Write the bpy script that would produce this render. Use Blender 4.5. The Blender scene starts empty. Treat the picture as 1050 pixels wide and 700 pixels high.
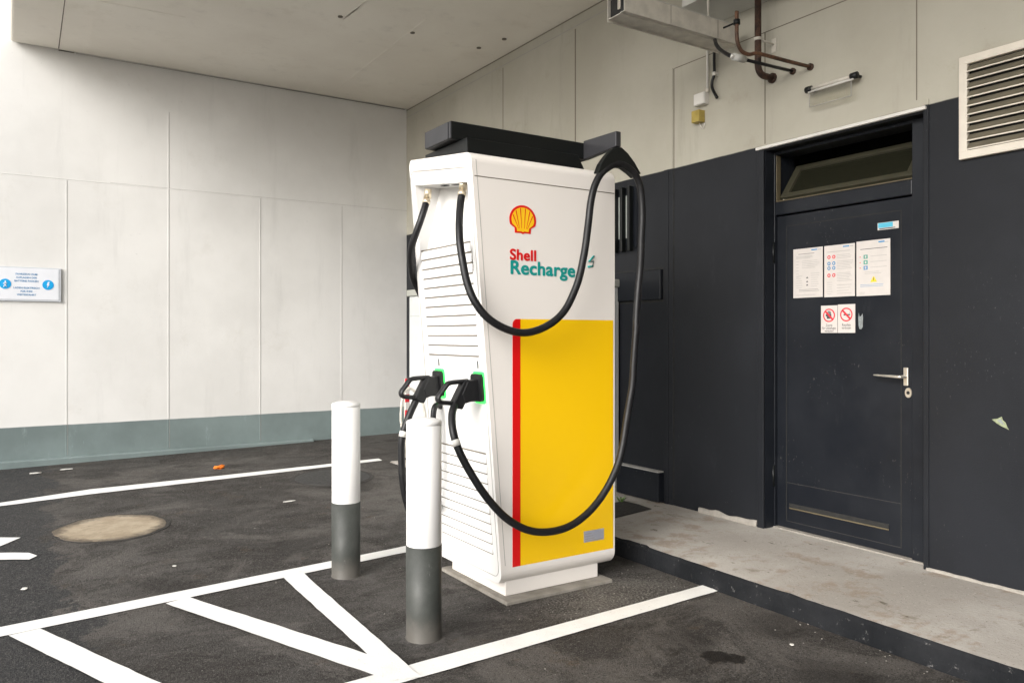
import bpy, bmesh, math, random
from mathutils import Vector, Matrix, noise
random.seed(7)
R = math.radians
scene = bpy.context.scene
COL = scene.collection

# ------------------------------------------------------------------ camera frame (world: X along the back wall, Y along the side wall)
F, CX, CY, H, YAW = 803.0, 525.0, 344.0, 1.38, 32.93
SY, CYA = math.sin(R(YAW)), math.cos(R(YAW))
SIDE, BACK, DOORX, CEIL, SLAB, KERB = 4.2, 8.9, 4.32, 4.185, 0.11, 3.235

def ray(px, py):
    r = (px - CX) / F
    return SY + r * CYA, CYA - r * SY, (CY - py) / F
def onY(px, py, Y):
    a, b, c = ray(px, py); t = Y / b
    return Vector((a * t, Y, H + c * t))
def onX(px, py, X=SIDE):
    a, b, c = ray(px, py); t = X / a
    return Vector((X, b * t, H + c * t))
def g(x, y):                                            # the asphalt rises a little towards the back wall
    s = min(max((y - 4.3) / 4.6, 0), 1)
    return s * (0.118 + 0.015 * min(max(x, 0), 4))
def onG(px, py):
    a, b, c = ray(px, py); z = 0
    for _ in range(12):
        t = (z - H) / c; z = g(a * t, b * t)
    return Vector((a * t, b * t, z))

# ------------------------------------------------------------------ materials
class NT:
    def __init__(s, name):
        s.m = bpy.data.materials.new(name); s.m.use_nodes = True
        s.t = s.m.node_tree; s.t.nodes.clear()
        s.out = s.n('ShaderNodeOutputMaterial'); s.b = s.n('ShaderNodeBsdfPrincipled')
        s.t.links.new(s.b.outputs[0], s.out.inputs[0]); s._tc = None
    def n(s, k, **kw):
        x = s.t.nodes.new(k)
        for a, v in kw.items(): setattr(x, a, v)
        return x
    def link(s, a, b): s.t.links.new(a, b)
    def set(s, inp, v):
        if isinstance(v, bpy.types.NodeSocket): s.link(v, inp)
        elif v is not None:
            if inp.type == 'RGBA' and not isinstance(v, (int, float)) and len(v) == 3: v = (*v, 1)
            inp.default_value = v
    def co(s, scale=(1, 1, 1), off=(0, 0, 0), rot=(0, 0, 0)):
        if not s._tc:
            s._tc = s.n('ShaderNodeNewGeometry').outputs['Position']
        if scale == (1, 1, 1) and off == (0, 0, 0) and rot == (0, 0, 0): return s._tc
        m = s.n('ShaderNodeMapping'); s.link(s._tc, m.inputs[0])
        m.inputs['Scale'].default_value = scale; m.inputs['Location'].default_value = off; m.inputs['Rotation'].default_value = rot
        return m.outputs[0]
    def noise(s, scale, detail=4, rough=.55, co=None, dist=0):
        x = s.n('ShaderNodeTexNoise'); s.link(co or s.co(), x.inputs['Vector'])
        x.inputs['Scale'].default_value = scale; x.inputs['Detail'].default_value = detail
        x.inputs['Roughness'].default_value = rough; x.inputs['Distortion'].default_value = dist
        return x.outputs[0]
    def voro(s, scale, co=None, out='Distance', feature='F1'):
        x = s.n('ShaderNodeTexVoronoi', feature=feature); s.link(co or s.co(), x.inputs['Vector'])
        x.inputs['Scale'].default_value = scale
        return x.outputs[out]
    def ramp(s, f, a, b, lo=0.0, hi=1.0):
        x = s.n('ShaderNodeMapRange', interpolation_type='SMOOTHSTEP'); s.link(f, x.inputs[0])
        for i, v in ((1, a), (2, b), (3, lo), (4, hi)): s.set(x.inputs[i], v)
        return x.outputs[0]
    def math(s, op, a, b=None):
        x = s.n('ShaderNodeMath', operation=op); s.set(x.inputs[0], a)
        if b is not None: s.set(x.inputs[1], b)
        return x.outputs[0]
    def mix(s, f, a, b, mode='MIX'):
        x = s.n('ShaderNodeMix', data_type='RGBA', blend_type=mode)
        s.set(x.inputs[0], f); s.set(x.inputs[6], a); s.set(x.inputs[7], b)
        return x.outputs[2]
    def xyz(s):
        x = s.n('ShaderNodeSeparateXYZ'); s.link(s.co(), x.inputs[0]); return x.outputs
    def bump(s, h, strength, dist, prev=None):
        x = s.n('ShaderNodeBump'); x.inputs['Strength'].default_value = strength; x.inputs['Distance'].default_value = dist
        s.link(h, x.inputs['Height'])
        if prev: s.link(prev, x.inputs['Normal'])
        s.link(x.outputs[0], s.b.inputs['Normal']); return x.outputs[0]
    def fin(s, col, rough=.6, metal=0, spec=.5):
        s.set(s.b.inputs['Base Color'], col); s.set(s.b.inputs['Roughness'], rough)
        s.set(s.b.inputs['Metallic'], metal); s.set(s.b.inputs['Specular IOR Level'], spec)
        return s.m

M = {}
def plain(name, col, rough=.5, metal=0, var=.08, scale=9, bump=0, spec=.5):
    t = NT(name)
    f = t.noise(scale, 5)
    c = t.mix(t.ramp(f, .3, .7), tuple(v * (1 - var) for v in col), tuple(min(v * (1 + var), 1) for v in col))
    if bump: t.bump(t.noise(scale * 12, 3), bump, .002)
    M[name] = t.fin(c, t.ramp(t.noise(scale * 2, 4), .3, .7, rough * (1 - min(var * 1.5, .12)), min(rough * (1 + min(var * 1.5, .12)), 1)), metal, spec)

def build_materials():
    # asphalt
    t = NT('asphalt'); x, y, z = t.xyz()
    big = t.noise(.55, 6, .6); mid = t.noise(2.6, 7, .68, dist=.6); fine = t.noise(42, 4, .7); grit = t.noise(150, 2, .6)
    streak = t.noise(3.2, 6, .65, co=t.co((.55, 2.2, 1), rot=(0, 0, R(12))))
    old = t.mix(t.ramp(big, .38, .62), (.037, .0335, .031), (.071, .065, .060))
    old = t.mix(t.ramp(mid, .46, .58), old, t.mix(.4, old, (.028, .024, .021)))
    old = t.mix(t.ramp(streak, .50, .60, 0, .7), old, (.022, .019, .0165))
    old = t.mix(t.ramp(t.noise(1.1, 9, .72, co=t.co(off=(4, 9, 0)), dist=.8), .52, .60, 0, .7), old, (.100, .091, .083))
    old = t.mix(t.ramp(t.noise(3.4, 8, .75, co=t.co(off=(1, 3, 0))), .60, .68, 0, .6), old, (.070, .044, .024))
    old = t.mix(t.ramp(t.noise(4.6, 9, .78, co=t.co(off=(8, 1, 0))), .60, .68, 0, .5), old, (.125, .115, .102))
    wetc = t.mix(t.ramp(mid, .4, .65), (.022, .0225, .024), (.034, .034, .035))
    edge = t.math('ADD', x, t.math('MULTIPLY', t.math('SUBTRACT', t.noise(1.9, 7, .72, co=t.co(off=(0, 2.2, 0))), .5), 1.15))
    wet = t.ramp(edge, .30, .34, 1, 0)
    c = t.mix(wet, old, wetc)
    c = t.mix(t.ramp(fine, .47, .60, 0, .26), c, (.105, .099, .090), 'MIX')
    c = t.mix(t.ramp(grit, .56, .66, 0, .48), c, (.17, .162, .15))
    c = t.mix(t.ramp(t.noise(75, 3, .7, co=t.co(off=(2, 8, 0))), .59, .66, 0, .55), c, (.20, .19, .175))
    c = t.mix(t.ramp(t.noise(95, 2, .6, co=t.co(off=(5, 5, 5))), .44, .34, 0, .75), c, (.008, .008, .009))
    for (qx, qy, r_, st, sd_) in ((735, 673, .075, .92, 3), (755, 675, .055, .92, 8), (700, 655, .22, .35, 5), (800, 640, .30, .45, 2), (860, 690, .25, .4, 4), (640, 570, .25, .5, 6), (480, 650, .25, .3, 7), (300, 560, .3, .35, 9), (160, 600, .3, .4, 11), (350, 497, .35, .5, 12)):
        q = onG(qx, qy); d = t.n('ShaderNodeVectorMath', operation='DISTANCE'); t.link(t.co((1, 1, 0)), d.inputs[0]); d.inputs[1].default_value = (q.x, q.y, 0)
        dd = t.math('ADD', d.outputs['Value'], t.math('MULTIPLY', t.math('SUBTRACT', t.noise(1.6 / r_, 6, .65, co=t.co(off=(sd_, sd_, 0))), .5), r_ * 1.5))
        c = t.mix(t.ramp(dd, r_ * (.72 if st > .9 else .3), r_, st, 0), c, (.012, .0105, .0095))
    # light grit gathered at the foot of the charger
    d = t.n('ShaderNodeVectorMath', operation='DISTANCE'); t.link(t.co((1, 1.6, 0)), d.inputs[0]); d.inputs[1].default_value = (2.75, 3.22 * 1.6, 0)
    dust = t.math('MULTIPLY', t.ramp(d.outputs['Value'], .15, .75, 1, 0), t.ramp(t.noise(75, 3, .7), .46, .62))
    c = t.mix(t.math('MULTIPLY', dust, .6), c, (.26, .25, .23))
    for q in (onG(434.7, 652.5), onG(354.8, 589.5)):
        d = t.n('ShaderNodeVectorMath', operation='DISTANCE'); t.link(t.co((1, 1, 0)), d.inputs[0]); d.inputs[1].default_value = (q.x, q.y, 0)
        f_ = t.math('MULTIPLY', t.ramp(d.outputs['Value'], .08, .26, 1, 0), t.ramp(t.noise(14, 7, .75), .40, .66))
        c = t.mix(t.math('MULTIPLY', f_, .6), c, (.13, .125, .12))
    t.bump(t.math('ADD', t.noise(150, 3, .6), t.math('MULTIPLY', t.noise(38, 3), .8)), .9, .007)
    t.fin(c, t.ramp(mid, .35, .7, .62, .9), 0, .16); M['asphalt'] = t.m
    # wall paint light
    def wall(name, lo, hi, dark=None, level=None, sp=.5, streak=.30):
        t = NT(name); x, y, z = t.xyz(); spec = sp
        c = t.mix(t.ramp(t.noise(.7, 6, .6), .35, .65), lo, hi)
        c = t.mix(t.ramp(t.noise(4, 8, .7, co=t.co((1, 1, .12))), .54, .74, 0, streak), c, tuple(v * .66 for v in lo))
        c = t.mix(t.ramp(t.noise(2.2, 9, .75, co=t.co(off=(3, 3, 3))), .56, .70, 0, streak * .8), c, (lo[0] * .76, lo[1] * .73, lo[2] * .66))
        c = t.mix(t.ramp(t.noise(26, 4, .75), .69, .75, 0, .45), c, tuple(v * .5 for v in lo))
        nrm = t.bump(t.noise(1.4, 3), .5, .014)
        nrm = t.bump(t.noise(9, 5, .6, co=t.co((1, 1, .5))), .22, .004, nrm)
        t.bump(t.noise(120, 4, .6), .35, .002, nrm)
        rough = .65
        if dark:
            zz = t.math('ADD', z, t.math('MULTIPLY', t.math('SUBTRACT', t.noise(6, 2), .5), .008))
            m = t.ramp(zz, level - .004, level + .004, 1, 0)
            dk = t.mix(t.ramp(t.noise(1.5, 6, .6), .35, .7), dark, tuple(v * 1.3 for v in dark))
            lt = tuple(v * 2.6 + .01 for v in dark)
            dk = t.mix(t.ramp(t.noise(5, 8, .8, co=t.co((1, 1, .25))), .58, .74, 0, .45), dk, lt)
            dk = t.mix(t.ramp(t.noise(14, 6, .85, co=t.co((1, 1, .6), off=(2, 1, 0))), .66, .74, 0, .5), dk, tuple(v * 5 + .02 for v in dark))
            sc = t.math('MULTIPLY', t.ramp(t.noise(75, 3, .8, co=t.co((1, 1, .45))), .655, .68), t.ramp(t.noise(2.4, 3, .6, co=t.co(off=(6, 0, 2))), .54, .64))
            dk = t.mix(t.math('MULTIPLY', sc, .5), dk, (.13, .13, .125))
            c = t.mix(m, c, dk); rough = t.ramp(m, 0, 1, .65, .40); spec = t.ramp(m, 0, 1, sp, .20)
        M[name] = t.fin(c, rough, 0, spec); return t
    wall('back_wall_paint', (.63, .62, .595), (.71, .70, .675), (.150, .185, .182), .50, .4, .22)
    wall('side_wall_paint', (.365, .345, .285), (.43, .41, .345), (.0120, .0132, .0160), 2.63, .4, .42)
    wall('ceiling_paint', (.74, .695, .615), (.80, .76, .68))
    # dark door paint
    t = NT('door_paint')
    c = t.mix(t.ramp(t.noise(1.8, 6, .6), .35, .7), (.0085, .010, .0135), (.014, .016, .020))
    c = t.mix(t.ramp(t.noise(6, 8, .8, co=t.co((1, 1, .35))), .60, .75, 0, .5), c, (.035, .037, .041))
    c = t.mix(t.ramp(t.noise(16, 7, .85), .68, .74, 0, .5), c, (.09, .09, .095))
    sc = t.math('MULTIPLY', t.ramp(t.noise(80, 3, .8, co=t.co((1, 1, .45))), .655, .68), t.ramp(t.noise(2.8, 3, .6, co=t.co(off=(1, 0, 5))), .55, .64))
    c = t.mix(t.math('MULTIPLY', sc, .6), c, (.16, .155, .145))
    t.bump(t.noise(3, 3), .35, .008)
    M['door_paint'] = t.fin(c, t.ramp(t.noise(5, 5), .3, .7, .28, .42), 0, .22)
    # concrete slab
    t = NT('concrete')
    c = t.mix(t.ramp(t.noise(1.1, 7, .6), .35, .68), (.315, .290, .258), (.455, .428, .392))
    c = t.mix(t.ramp(t.noise(4.5, 8, .7), .52, .64, 0, .6), c, (.25, .185, .13))
    c = t.mix(t.ramp(t.noise(3.1, 8, .75, co=t.co(off=(7, 1, 0))), .58, .66, 0, .55), c, (.16, .13, .085))
    c = t.mix(t.ramp(t.noise(12, 5, .7, co=t.co((1, .4, 1))), .64, .69, 0, .8), c, (.085, .072, .045))
    c = t.mix(t.ramp(t.noise(65, 3, .7), .60, .72, 0, .5), c, (.52, .49, .45))
    c = t.mix(t.ramp(t.noise(95, 2, .7), .36, .28, 0, .8), c, (.10, .085, .07))
    t.bump(t.math('ADD', t.noise(60, 4, .7), t.math('MULTIPLY', t.noise(5, 4), .8)), .45, .005)
    M['concrete'] = t.fin(c, .86, 0, .3)
    t = NT('kerb_paint')
    c = t.mix(t.ramp(t.noise(3, 6, .6), .35, .7), (.006, .007, .0085), (.015, .016, .018))
    c = t.mix(t.ramp(t.noise(17, 7, .8), .60, .66, 0, .7), c, (.17, .165, .16))
    c = t.mix(t.ramp(t.noise(6, 6, .8), .62, .70, 0, .35), c, (.11, .10, .09))
    t.bump(t.noise(25, 6, .7), .7, .008); M['kerb_paint'] = t.fin(c, .72, 0, .15)
    t = NT('pad_concrete')
    c = t.mix(t.ramp(t.noise(8, 7, .65), .35, .65), (.17, .155, .13), (.25, .23, .20))
    t.bump(t.noise(60, 4, .7), .5, .004); M['pad_concrete'] = t.fin(c, .88, 0, .3)
    t = NT('line_paint')
    c = t.mix(t.ramp(t.noise(5, 7, .7), .35, .75), (.76, .755, .73), (.69, .68, .655))
    c = t.mix(t.ramp(t.noise(52, 6, .85), .605, .68, 0, .7), c, (.33, .31, .285))
    c = t.mix(t.ramp(t.noise(120, 3, .8), .66, .72, 0, .8), c, (.12, .11, .10))
    t.bump(t.noise(110, 3, .6), .5, .003); M['line_paint'] = t.fin(c, .72, 0, .35)
    t = NT('manhole_concrete')
    c = t.mix(t.ramp(t.noise(5, 7, .65), .35, .65), (.27, .215, .15), (.38, .32, .235))
    c = t.mix(t.ramp(t.noise(7, 7, .75, co=t.co((1, 2.5, 1), off=(2, 0, 0))), .60, .68, 0, .9), c, (.13, .085, .05))
    q = onG(114.5, 541); d = t.n('ShaderNodeVectorMath', operation='DISTANCE'); t.link(t.co((1, 1, 0)), d.inputs[0]); d.inputs[1].default_value = (q.x, q.y, 0)
    rim = t.ramp(t.math('ADD', d.outputs['Value'], t.math('MULTIPLY', t.math('SUBTRACT', t.noise(9, 6, .7), .5), .22)), .26, .345, 0, .85)
    c = t.mix(rim, c, (.085, .070, .055))
    c = t.mix(t.ramp(t.noise(90, 3, .7), .62, .72, 0, .4), c, (.50, .43, .33))
    t.bump(t.noise(40, 5, .7), .5, .006); M['manhole_concrete'] = t.fin(c, .9, 0, .25)
    plain('bounce_concrete', (.42, .40, .37), .85, var=.12, scale=1.5, bump=.2)  # pale tone for the unseen sheet that bounces light
    plain('charger_white', (.69, .68, .66), .36, var=.012, scale=3)
    plain('charger_side', (.74, .70, .655), .36, var=.004, scale=3)
    plain('yellow_wrap', (.84, .51, .002), .33, var=.004, scale=3)
    plain('red_wrap', (.62, .004, .004), .33, var=.004, scale=3)
    plain('teal_ink', (.0, .26, .24), .4, var=.02)
    plain('emblem_yellow', (.86, .52, .01), .35, var=.02)
    plain('black_metal', (.004, .005, .005), .42, var=.1, bump=.1, spec=.3)
    plain('lit_metal', (.036, .036, .040), .38, metal=.3, var=.1)  # greyer than black_metal: skylight on the left-facing ends put into the colour
    t = NT('rubber')
    c = t.mix(t.ramp(t.noise(14, 6, .7), .5, .8), (.008, .008, .009), (.026, .025, .024))
    t.bump(t.noise(70, 3), .2, .002); M['rubber'] = t.fin(c, t.ramp(t.noise(9, 4), .3, .7, .36, .50), 0, .3)
    plain('plug_plastic', (.009, .009, .010), .42, var=.15, bump=.15, spec=.35)
    plain('brass', (.66, .57, .42), .34, metal=.6)
    plain('dark_gap', (.012, .012, .011), .8)
    plain('seam_brown', (.15, .13, .10), .8)
    plain('seam_grey', (.33, .32, .30), .8)
    t = NT('bollard_white'); c = t.mix(t.ramp(t.noise(6, 6, .7, co=t.co((1, 1, .3))), .45, .75, 0, .5), (.68, .67, .655), (.57, .555, .53))
    c = t.mix(t.ramp(t.noise(30, 5, .8, co=t.co((1, 1, .6))), .66, .72, 0, .5), c, (.36, .34, .31)); M['bollard_white'] = t.fin(c, .42)
    t = NT('grey_sleeve'); x, y, z = t.xyz(); c = t.mix(t.ramp(t.noise(6, 6, .7), .35, .7), (.033, .036, .032), (.050, .053, .048))
    low = t.ramp(t.math('ADD', z, t.math('MULTIPLY', t.noise(12, 6, .7), .16)), .10, .22, .7, 0)
    c = t.mix(low, c, (.11, .10, .088)); c = t.mix(t.ramp(t.noise(22, 6, .8, co=t.co((1, 1, .4))), .62, .70, 0, .55), c, (.15, .15, .14))
    t.bump(t.noise(60, 4), .2, .002); M['grey_sleeve'] = t.fin(c, t.ramp(t.noise(7, 5), .3, .7, .42, .62), 0, .4)
    plain('steel', (.66, .62, .55), .32, metal=.75)
    plain('galvanised', (.54, .51, .45), .5, metal=.1, var=.12, scale=14)
    plain('duct_paint', (.50, .50, .47), .55, var=.05)
    plain('cabinet_grey', (.47, .485, .475), .5, var=.04)
    plain('cabinet_olive', (.30, .305, .27), .5, var=.05)
    t = NT('rust')
    c = t.mix(t.ramp(t.noise(16, 8, .75), .38, .66), (.028, .018, .014), (.085, .042, .027))
    t.bump(t.noise(70, 5, .7), .5, .004); M['rust'] = t.fin(c, .7, .2, .4)
    t = NT('copper_rust')
    c = t.mix(t.ramp(t.noise(12, 8, .75), .38, .66), (.05, .028, .018), (.17, .085, .048))
    t.bump(t.noise(70, 5, .7), .4, .003); M['copper_rust'] = t.fin(c, .55, .3, .4)
    plain('white_plastic', (.62, .60, .56), .45, var=.04)
    plain('yellow_box', (.36, .27, .06), .5, var=.12, scale=25)
    plain('sign_white', (.70, .715, .75), .42, var=.02)
    plain('sign_frame', (.50, .52, .55), .4, var=.05)
    plain('paper', (.53, .495, .465), .7, var=.03, scale=20)
    plain('ink_grey', (.30, .29, .28), .7)
    plain('ink_dark', (.06, .06, .065), .7)
    plain('ink_blue', (.03, .20, .42), .6)
    plain('sign_blue', (.0, .32, .68), .4, var=.02)
    plain('safety_green', (.01, .26, .19), .5)
    plain('safety_red', (.60, .02, .035), .5)
    plain('safety_yellow', (.70, .50, .02), .5)
    plain('sticker_cyan', (.08, .42, .58), .4)
    plain('sticker_silver', (.40, .41, .47), .35, metal=.3)
    plain('sash_frame', (.045, .042, .026), .5, var=.1)
    plain('timber_and_highlight', (.10, .08, .045), .6, var=.15)
    plain('louvre_cream', (.62, .57, .49), .5, var=.05)
    plain('louvre_slat', (.15, .132, .095), .45, metal=.2, var=.1)
    plain('orange_foil', (.75, .19, .01), .4, var=.2, scale=60)
    plain('dark_metal_cover', (.035, .034, .033), .6, metal=.3, var=.2, scale=20, bump=.4)
    plain('mortar', (.27, .25, .22), .85, var=.12, scale=30, bump=.5)
    plain('weed', (.10, .19, .03), .6, var=.3, scale=60)
    plain('dirt', (.028, .025, .022), .95, var=.4, scale=40, bump=.8)
    plain('oil', (.010, .009, .008), .38, var=.2, scale=30, bump=.3)
    plain('pebble', (.20, .19, .17), .8, var=.3, scale=80)
    plain('torn_paper', (.24, .27, .16), .7, var=.25, scale=70)
    plain('old_adhesive', (.20, .22, .22), .7, var=.2, scale=70)
    t = NT('window_glass'); t.fin((.016, .016, .010), .12, 0, .45); M['window_glass'] = t.m
    t = NT('frosted_glass'); t.fin((.34, .36, .34), .5, 0, .5); M['frosted_glass'] = t.m
    t = NT('clear_plastic'); t.fin((.80, .79, .74), .25, 0, .5); t.set(t.b.inputs['Transmission Weight'], .96); t.set(t.b.inputs['IOR'], 1.02); M['clear_plastic'] = t.m
    t = NT('green_led'); t.fin((.02, .5, .06), .4); t.set(t.b.inputs['Emission Color'], (.05, 1, .10)); t.set(t.b.inputs['Emission Strength'], 1.0); M['green_led'] = t.m
build_materials()

# ------------------------------------------------------------------ mesh helpers
class MB:
    def __init__(s): s.v = []; s.f = []; s.mi = []; s.sm = []; s.mats = []
    def idx(s, m):
        if m not in s.mats: s.mats.append(m)
        return s.mats.index(m)
    def add(s, vs, fs, m, smooth=False):
        o = len(s.v); s.v += [Vector(v) for v in vs]; k = s.idx(m)
        for f in fs: s.f.append([o + i for i in f]); s.mi.append(k); s.sm.append(smooth)
    def addbm(s, bm, m, smooth=False):
        bm.verts.index_update()
        s.add([v.co.copy() for v in bm.verts], [[v.index for v in f.verts] for f in bm.faces], m, smooth); bm.free()
    def box(s, a, b, m, bev=0, seg=2):
        a = Vector(a); b = Vector(b)
        lo = Vector(map(min, a, b)); hi = Vector(map(max, a, b))
        bm = bmesh.new(); bmesh.ops.create_cube(bm, size=1)
        for v in bm.verts: v.co = Vector(((lo[i] + hi[i]) / 2 + v.co[i] * (hi[i] - lo[i]) for i in range(3)))
        if bev: bmesh.ops.bevel(bm, geom=bm.edges[:], offset=bev, segments=seg, affect='EDGES', profile=.5)
        s.addbm(bm, m)
    def prism(s, pts, off, m, bev=0):                      # polygon pts (3D) extruded by the vector off
        bm = bmesh.new(); off = Vector(off)
        vs = [bm.verts.new(p) for p in pts]; f = bm.faces.new(vs)
        r = bmesh.ops.extrude_face_region(bm, geom=[f])
        for e in r['geom']:
            if isinstance(e, bmesh.types.BMVert): e.co += off
        bmesh.ops.recalc_face_normals(bm, faces=bm.faces[:])
        if bev: bmesh.ops.bevel(bm, geom=bm.edges[:], offset=bev, segments=2, affect='EDGES', profile=.5)
        s.addbm(bm, m)
    def tube(s, pts, r, m, n=12, caps=True, flat=None):
        pts = [Vector(p) for p in pts]; rs = r if isinstance(r, (list, tuple)) else [r] * len(pts)
        vs = []; fs = []; up = None
        for i, p in enumerate(pts):
            d = (pts[min(i + 1, len(pts) - 1)] - pts[max(i - 1, 0)]).normalized()
            if up is None:
                up = Vector((0, 0, 1)) if abs(d.z) < .9 else Vector((0, 1, 0))
            a = (up - d * up.dot(d)).normalized(); up = a; b = d.cross(a)
            for k in range(n):
                t = 2 * math.pi * k / n
                vs.append(p + (a * math.cos(t) + b * math.sin(t)) * rs[i])
        for i in range(len(pts) - 1):
            for k in range(n):
                fs.append([i * n + k, i * n + (k + 1) % n, (i + 1) * n + (k + 1) % n, (i + 1) * n + k])
        if caps: fs.append(list(range(n))[::-1]); fs.append([(len(pts) - 1) * n + k for k in range(n)])
        s.add(vs, fs, m, True)
    def lathe(s, prof, c, m, n=40):
        vs = []; fs = []; c = Vector(c)
        for r, z in prof:
            for k in range(n):
                t = 2 * math.pi * k / n; vs.append(c + Vector((r * math.cos(t), r * math.sin(t), z)))
        for i in range(len(prof) - 1):
            for k in range(n): fs.append([i * n + k, i * n + (k + 1) % n, (i + 1) * n + (k + 1) % n, (i + 1) * n + k])
        fs.append([(len(prof) - 1) * n + k for k in range(n)]); fs.append(list(range(n))[::-1])
        s.add(vs, fs, m, True)
    def disc(s, c, n_, r, m, th=.001, seg=28, sx=1):
        c = Vector(c); nn = Vector(n_).normalized(); u = Vector((0, 0, 1)) if abs(nn.z) < .9 else Vector((1, 0, 0))
        a = u.cross(nn).normalized(); b = nn.cross(a)
        s.prism([c + a * math.cos(2 * math.pi * k / seg) * r * sx + b * math.sin(2 * math.pi * k / seg) * r for k in range(seg)], nn * th, m)
    def ring(s, c, n_, r0, r1, m, th=.001, seg=32):
        c = Vector(c); nn = Vector(n_).normalized(); u = Vector((0, 0, 1)) if abs(nn.z) < .9 else Vector((1, 0, 0))
        a = u.cross(nn).normalized(); b = nn.cross(a); vs = []; fs = []
        for k in range(seg):
            t = 2 * math.pi * k / seg; d = a * math.cos(t) + b * math.sin(t)
            vs += [c + d * r0, c + d * r1, c + d * r0 + nn * th, c + d * r1 + nn * th]
        for k in range(seg):
            i, j = 4 * k, 4 * ((k + 1) % seg)
            fs += [[i + 2, i + 3, j + 3, j + 2], [i, j, j + 1, i + 1], [i + 1, j + 1, j + 3, i + 3], [i, i + 2, j + 2, j]]
        s.add(vs, fs, m)

def link_obj(name, me, parent, loc):
    o = bpy.data.objects.new(name, me); COL.objects.link(o)
    if parent: o.parent = parent
    else: o.location = loc
    return o
def rootloc(p):
    while p.parent: p = p.parent
    return Vector(p.location)
def obj(name, mb, parent=None, loc=(0, 0, 0), bevel=0, auto=True):
    base = rootloc(parent) if parent else Vector(loc)
    me = bpy.data.meshes.new(name)
    me.from_pydata([v - base for v in mb.v], [], mb.f)
    for m in mb.mats: me.materials.append(M[m])
    me.polygons.foreach_set('material_index', mb.mi); me.polygons.foreach_set('use_smooth', mb.sm)
    me.update()
    o = link_obj(name, me, parent, loc)
    if bevel:
        b = o.modifiers.new('Bevel', 'BEVEL'); b.width = bevel; b.segments = 2; b.limit_method = 'ANGLE'
    return o
def tag(o, label=None, cat=None, group=None, kind=None):
    if label: o['label'] = label
    if cat: o['category'] = cat
    if group: o['group'] = group
    if kind: o['kind'] = kind
    return o
def thing(name, label, cat, loc, group=None):
    o = bpy.data.objects.new(name, None); COL.objects.link(o); o.location = loc; o.empty_display_size = .1
    return tag(o, label, cat, group)
def spline(P, k=6):
    P = [Vector(p) for p in P]; out = []
    for i in range(len(P) - 1):
        p0 = P[max(i - 1, 0)]; p1 = P[i]; p2 = P[i + 1]; p3 = P[min(i + 2, len(P) - 1)]
        for j in range(k):
            t = j / k
            out.append(.5 * ((2 * p1) + (p2 - p0) * t + (2 * p0 - 5 * p1 + 4 * p2 - p3) * t * t + (3 * p1 - p0 - 3 * p2 + p3) * t ** 3))
    out.append(P[-1]); return out
def text_into(mb, s, m, fn, size, align='LEFT', bold=0, th=.0005, sx=1.0, spacing=1.0):
    """Writing as a mesh: fn maps (u, v, w) on the surface to world space."""
    c = bpy.data.curves.new('writing', 'FONT'); c.body = s; c.size = size; c.align_x = align; c.offset = bold; c.extrude = th; c.space_character = spacing
    o = bpy.data.objects.new('writing', c); COL.objects.link(o)
    me = bpy.data.meshes.new_from_object(o.evaluated_get(bpy.context.evaluated_depsgraph_get()))
    mb.add([fn(v.co.x * sx, v.co.y, v.co.z + th) for v in me.vertices], [list(p.vertices) for p in me.polygons], m)
    bpy.data.objects.remove(o); bpy.data.meshes.remove(me); bpy.data.curves.remove(c)

# ------------------------------------------------------------------ ground
def frange(a, b, n): return [a + (b - a) * i / n for i in range(n + 1)]
xs = [-400, -150, -60, -25, -12] + frange(-8, 5, 52) + [8, 20, 60, 200]
ys = [-400, -150, -60, -25, -12] + frange(-6, 9.6, 78) + [14, 40, 120, 400]
mb = MB()
vs = [(x, y, g(x, y)) for y in ys for x in xs]; nx = len(xs)
mb.add(vs, [[j * nx + i, j * nx + i + 1, (j + 1) * nx + i + 1, (j + 1) * nx + i] for j in range(len(ys) - 1) for i in range(nx - 1)], 'asphalt', True)
tag(obj('ground', mb), kind='structure')
mb = MB(); yx = [-60, -30, -12, -6, -3.2]; yy_ = [-60, -30, -12, -6, 0, 3, 4.3, 5.5, 7, 8.8]
mb.add([(x, y, g(x, y) + .004) for y in yy_ for x in yx], [[j * 5 + i, j * 5 + i + 1, j * 5 + i + 6, j * 5 + i + 5] for j in range(len(yy_) - 1) for i in range(4)], 'bounce_concrete')
tag(obj('bounce_sheet', mb), kind='structure')  # added pale sheet out of view, bounces light up to ceiling and walls

def marking(name, quads, m='line_paint', lift=.005, n=24):
    mb = MB()
    for a, b, c, d in quads:                                # a-b one long side, d-c the other
        a, b, c, d = [Vector(p) for p in (a, b, c, d)]
        L, Rr = [], []
        for i in range(n + 1):
            t = i / n
            p = a.lerp(b, t); q = d.lerp(c, t)
            for e, lst in ((p, L), (q, Rr)):
                j = .004 * noise.noise(Vector((e.x * 9, e.y * 9, 1)))
                lst.append(Vector((e.x + j, e.y + j, g(e.x, e.y) + lift)))
        vs = L + Rr
        mb.add(vs, [[i, i + 1, n + 2 + i, n + 1 + i] for i in range(n)], m)
    return tag(obj(name, mb), kind='structure')
def G(*p): return [onG(x, y) for x, y in p]
marking('parking_line', [G((-60, 655.5), (415.7, 560.2), (415.7, 566.7), (-60, 665.5)), G((415.7, 560.2), (452, 552.9), (452, 558.8), (415.7, 566.7))])
marking('parking_line', [G((449.6, 674.2), (722, 600.2), (736, 606.4), (449.6, 690.2)), G((300, 716), (449.6, 674.2), (449.6, 690.2), (330, 724))], lift=.0055)
marking('parking_line', [G((0, 515.8), (92, 502), (92, 507), (0, 519.2)), G((92, 502), (225, 488), (225, 491.8), (92, 507)),
                         G((225, 488), (388, 470.3), (392, 472.3), (225, 491.8)), G((-160, 546), (0, 515.8), (0, 519.2), (-160, 550))])
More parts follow.
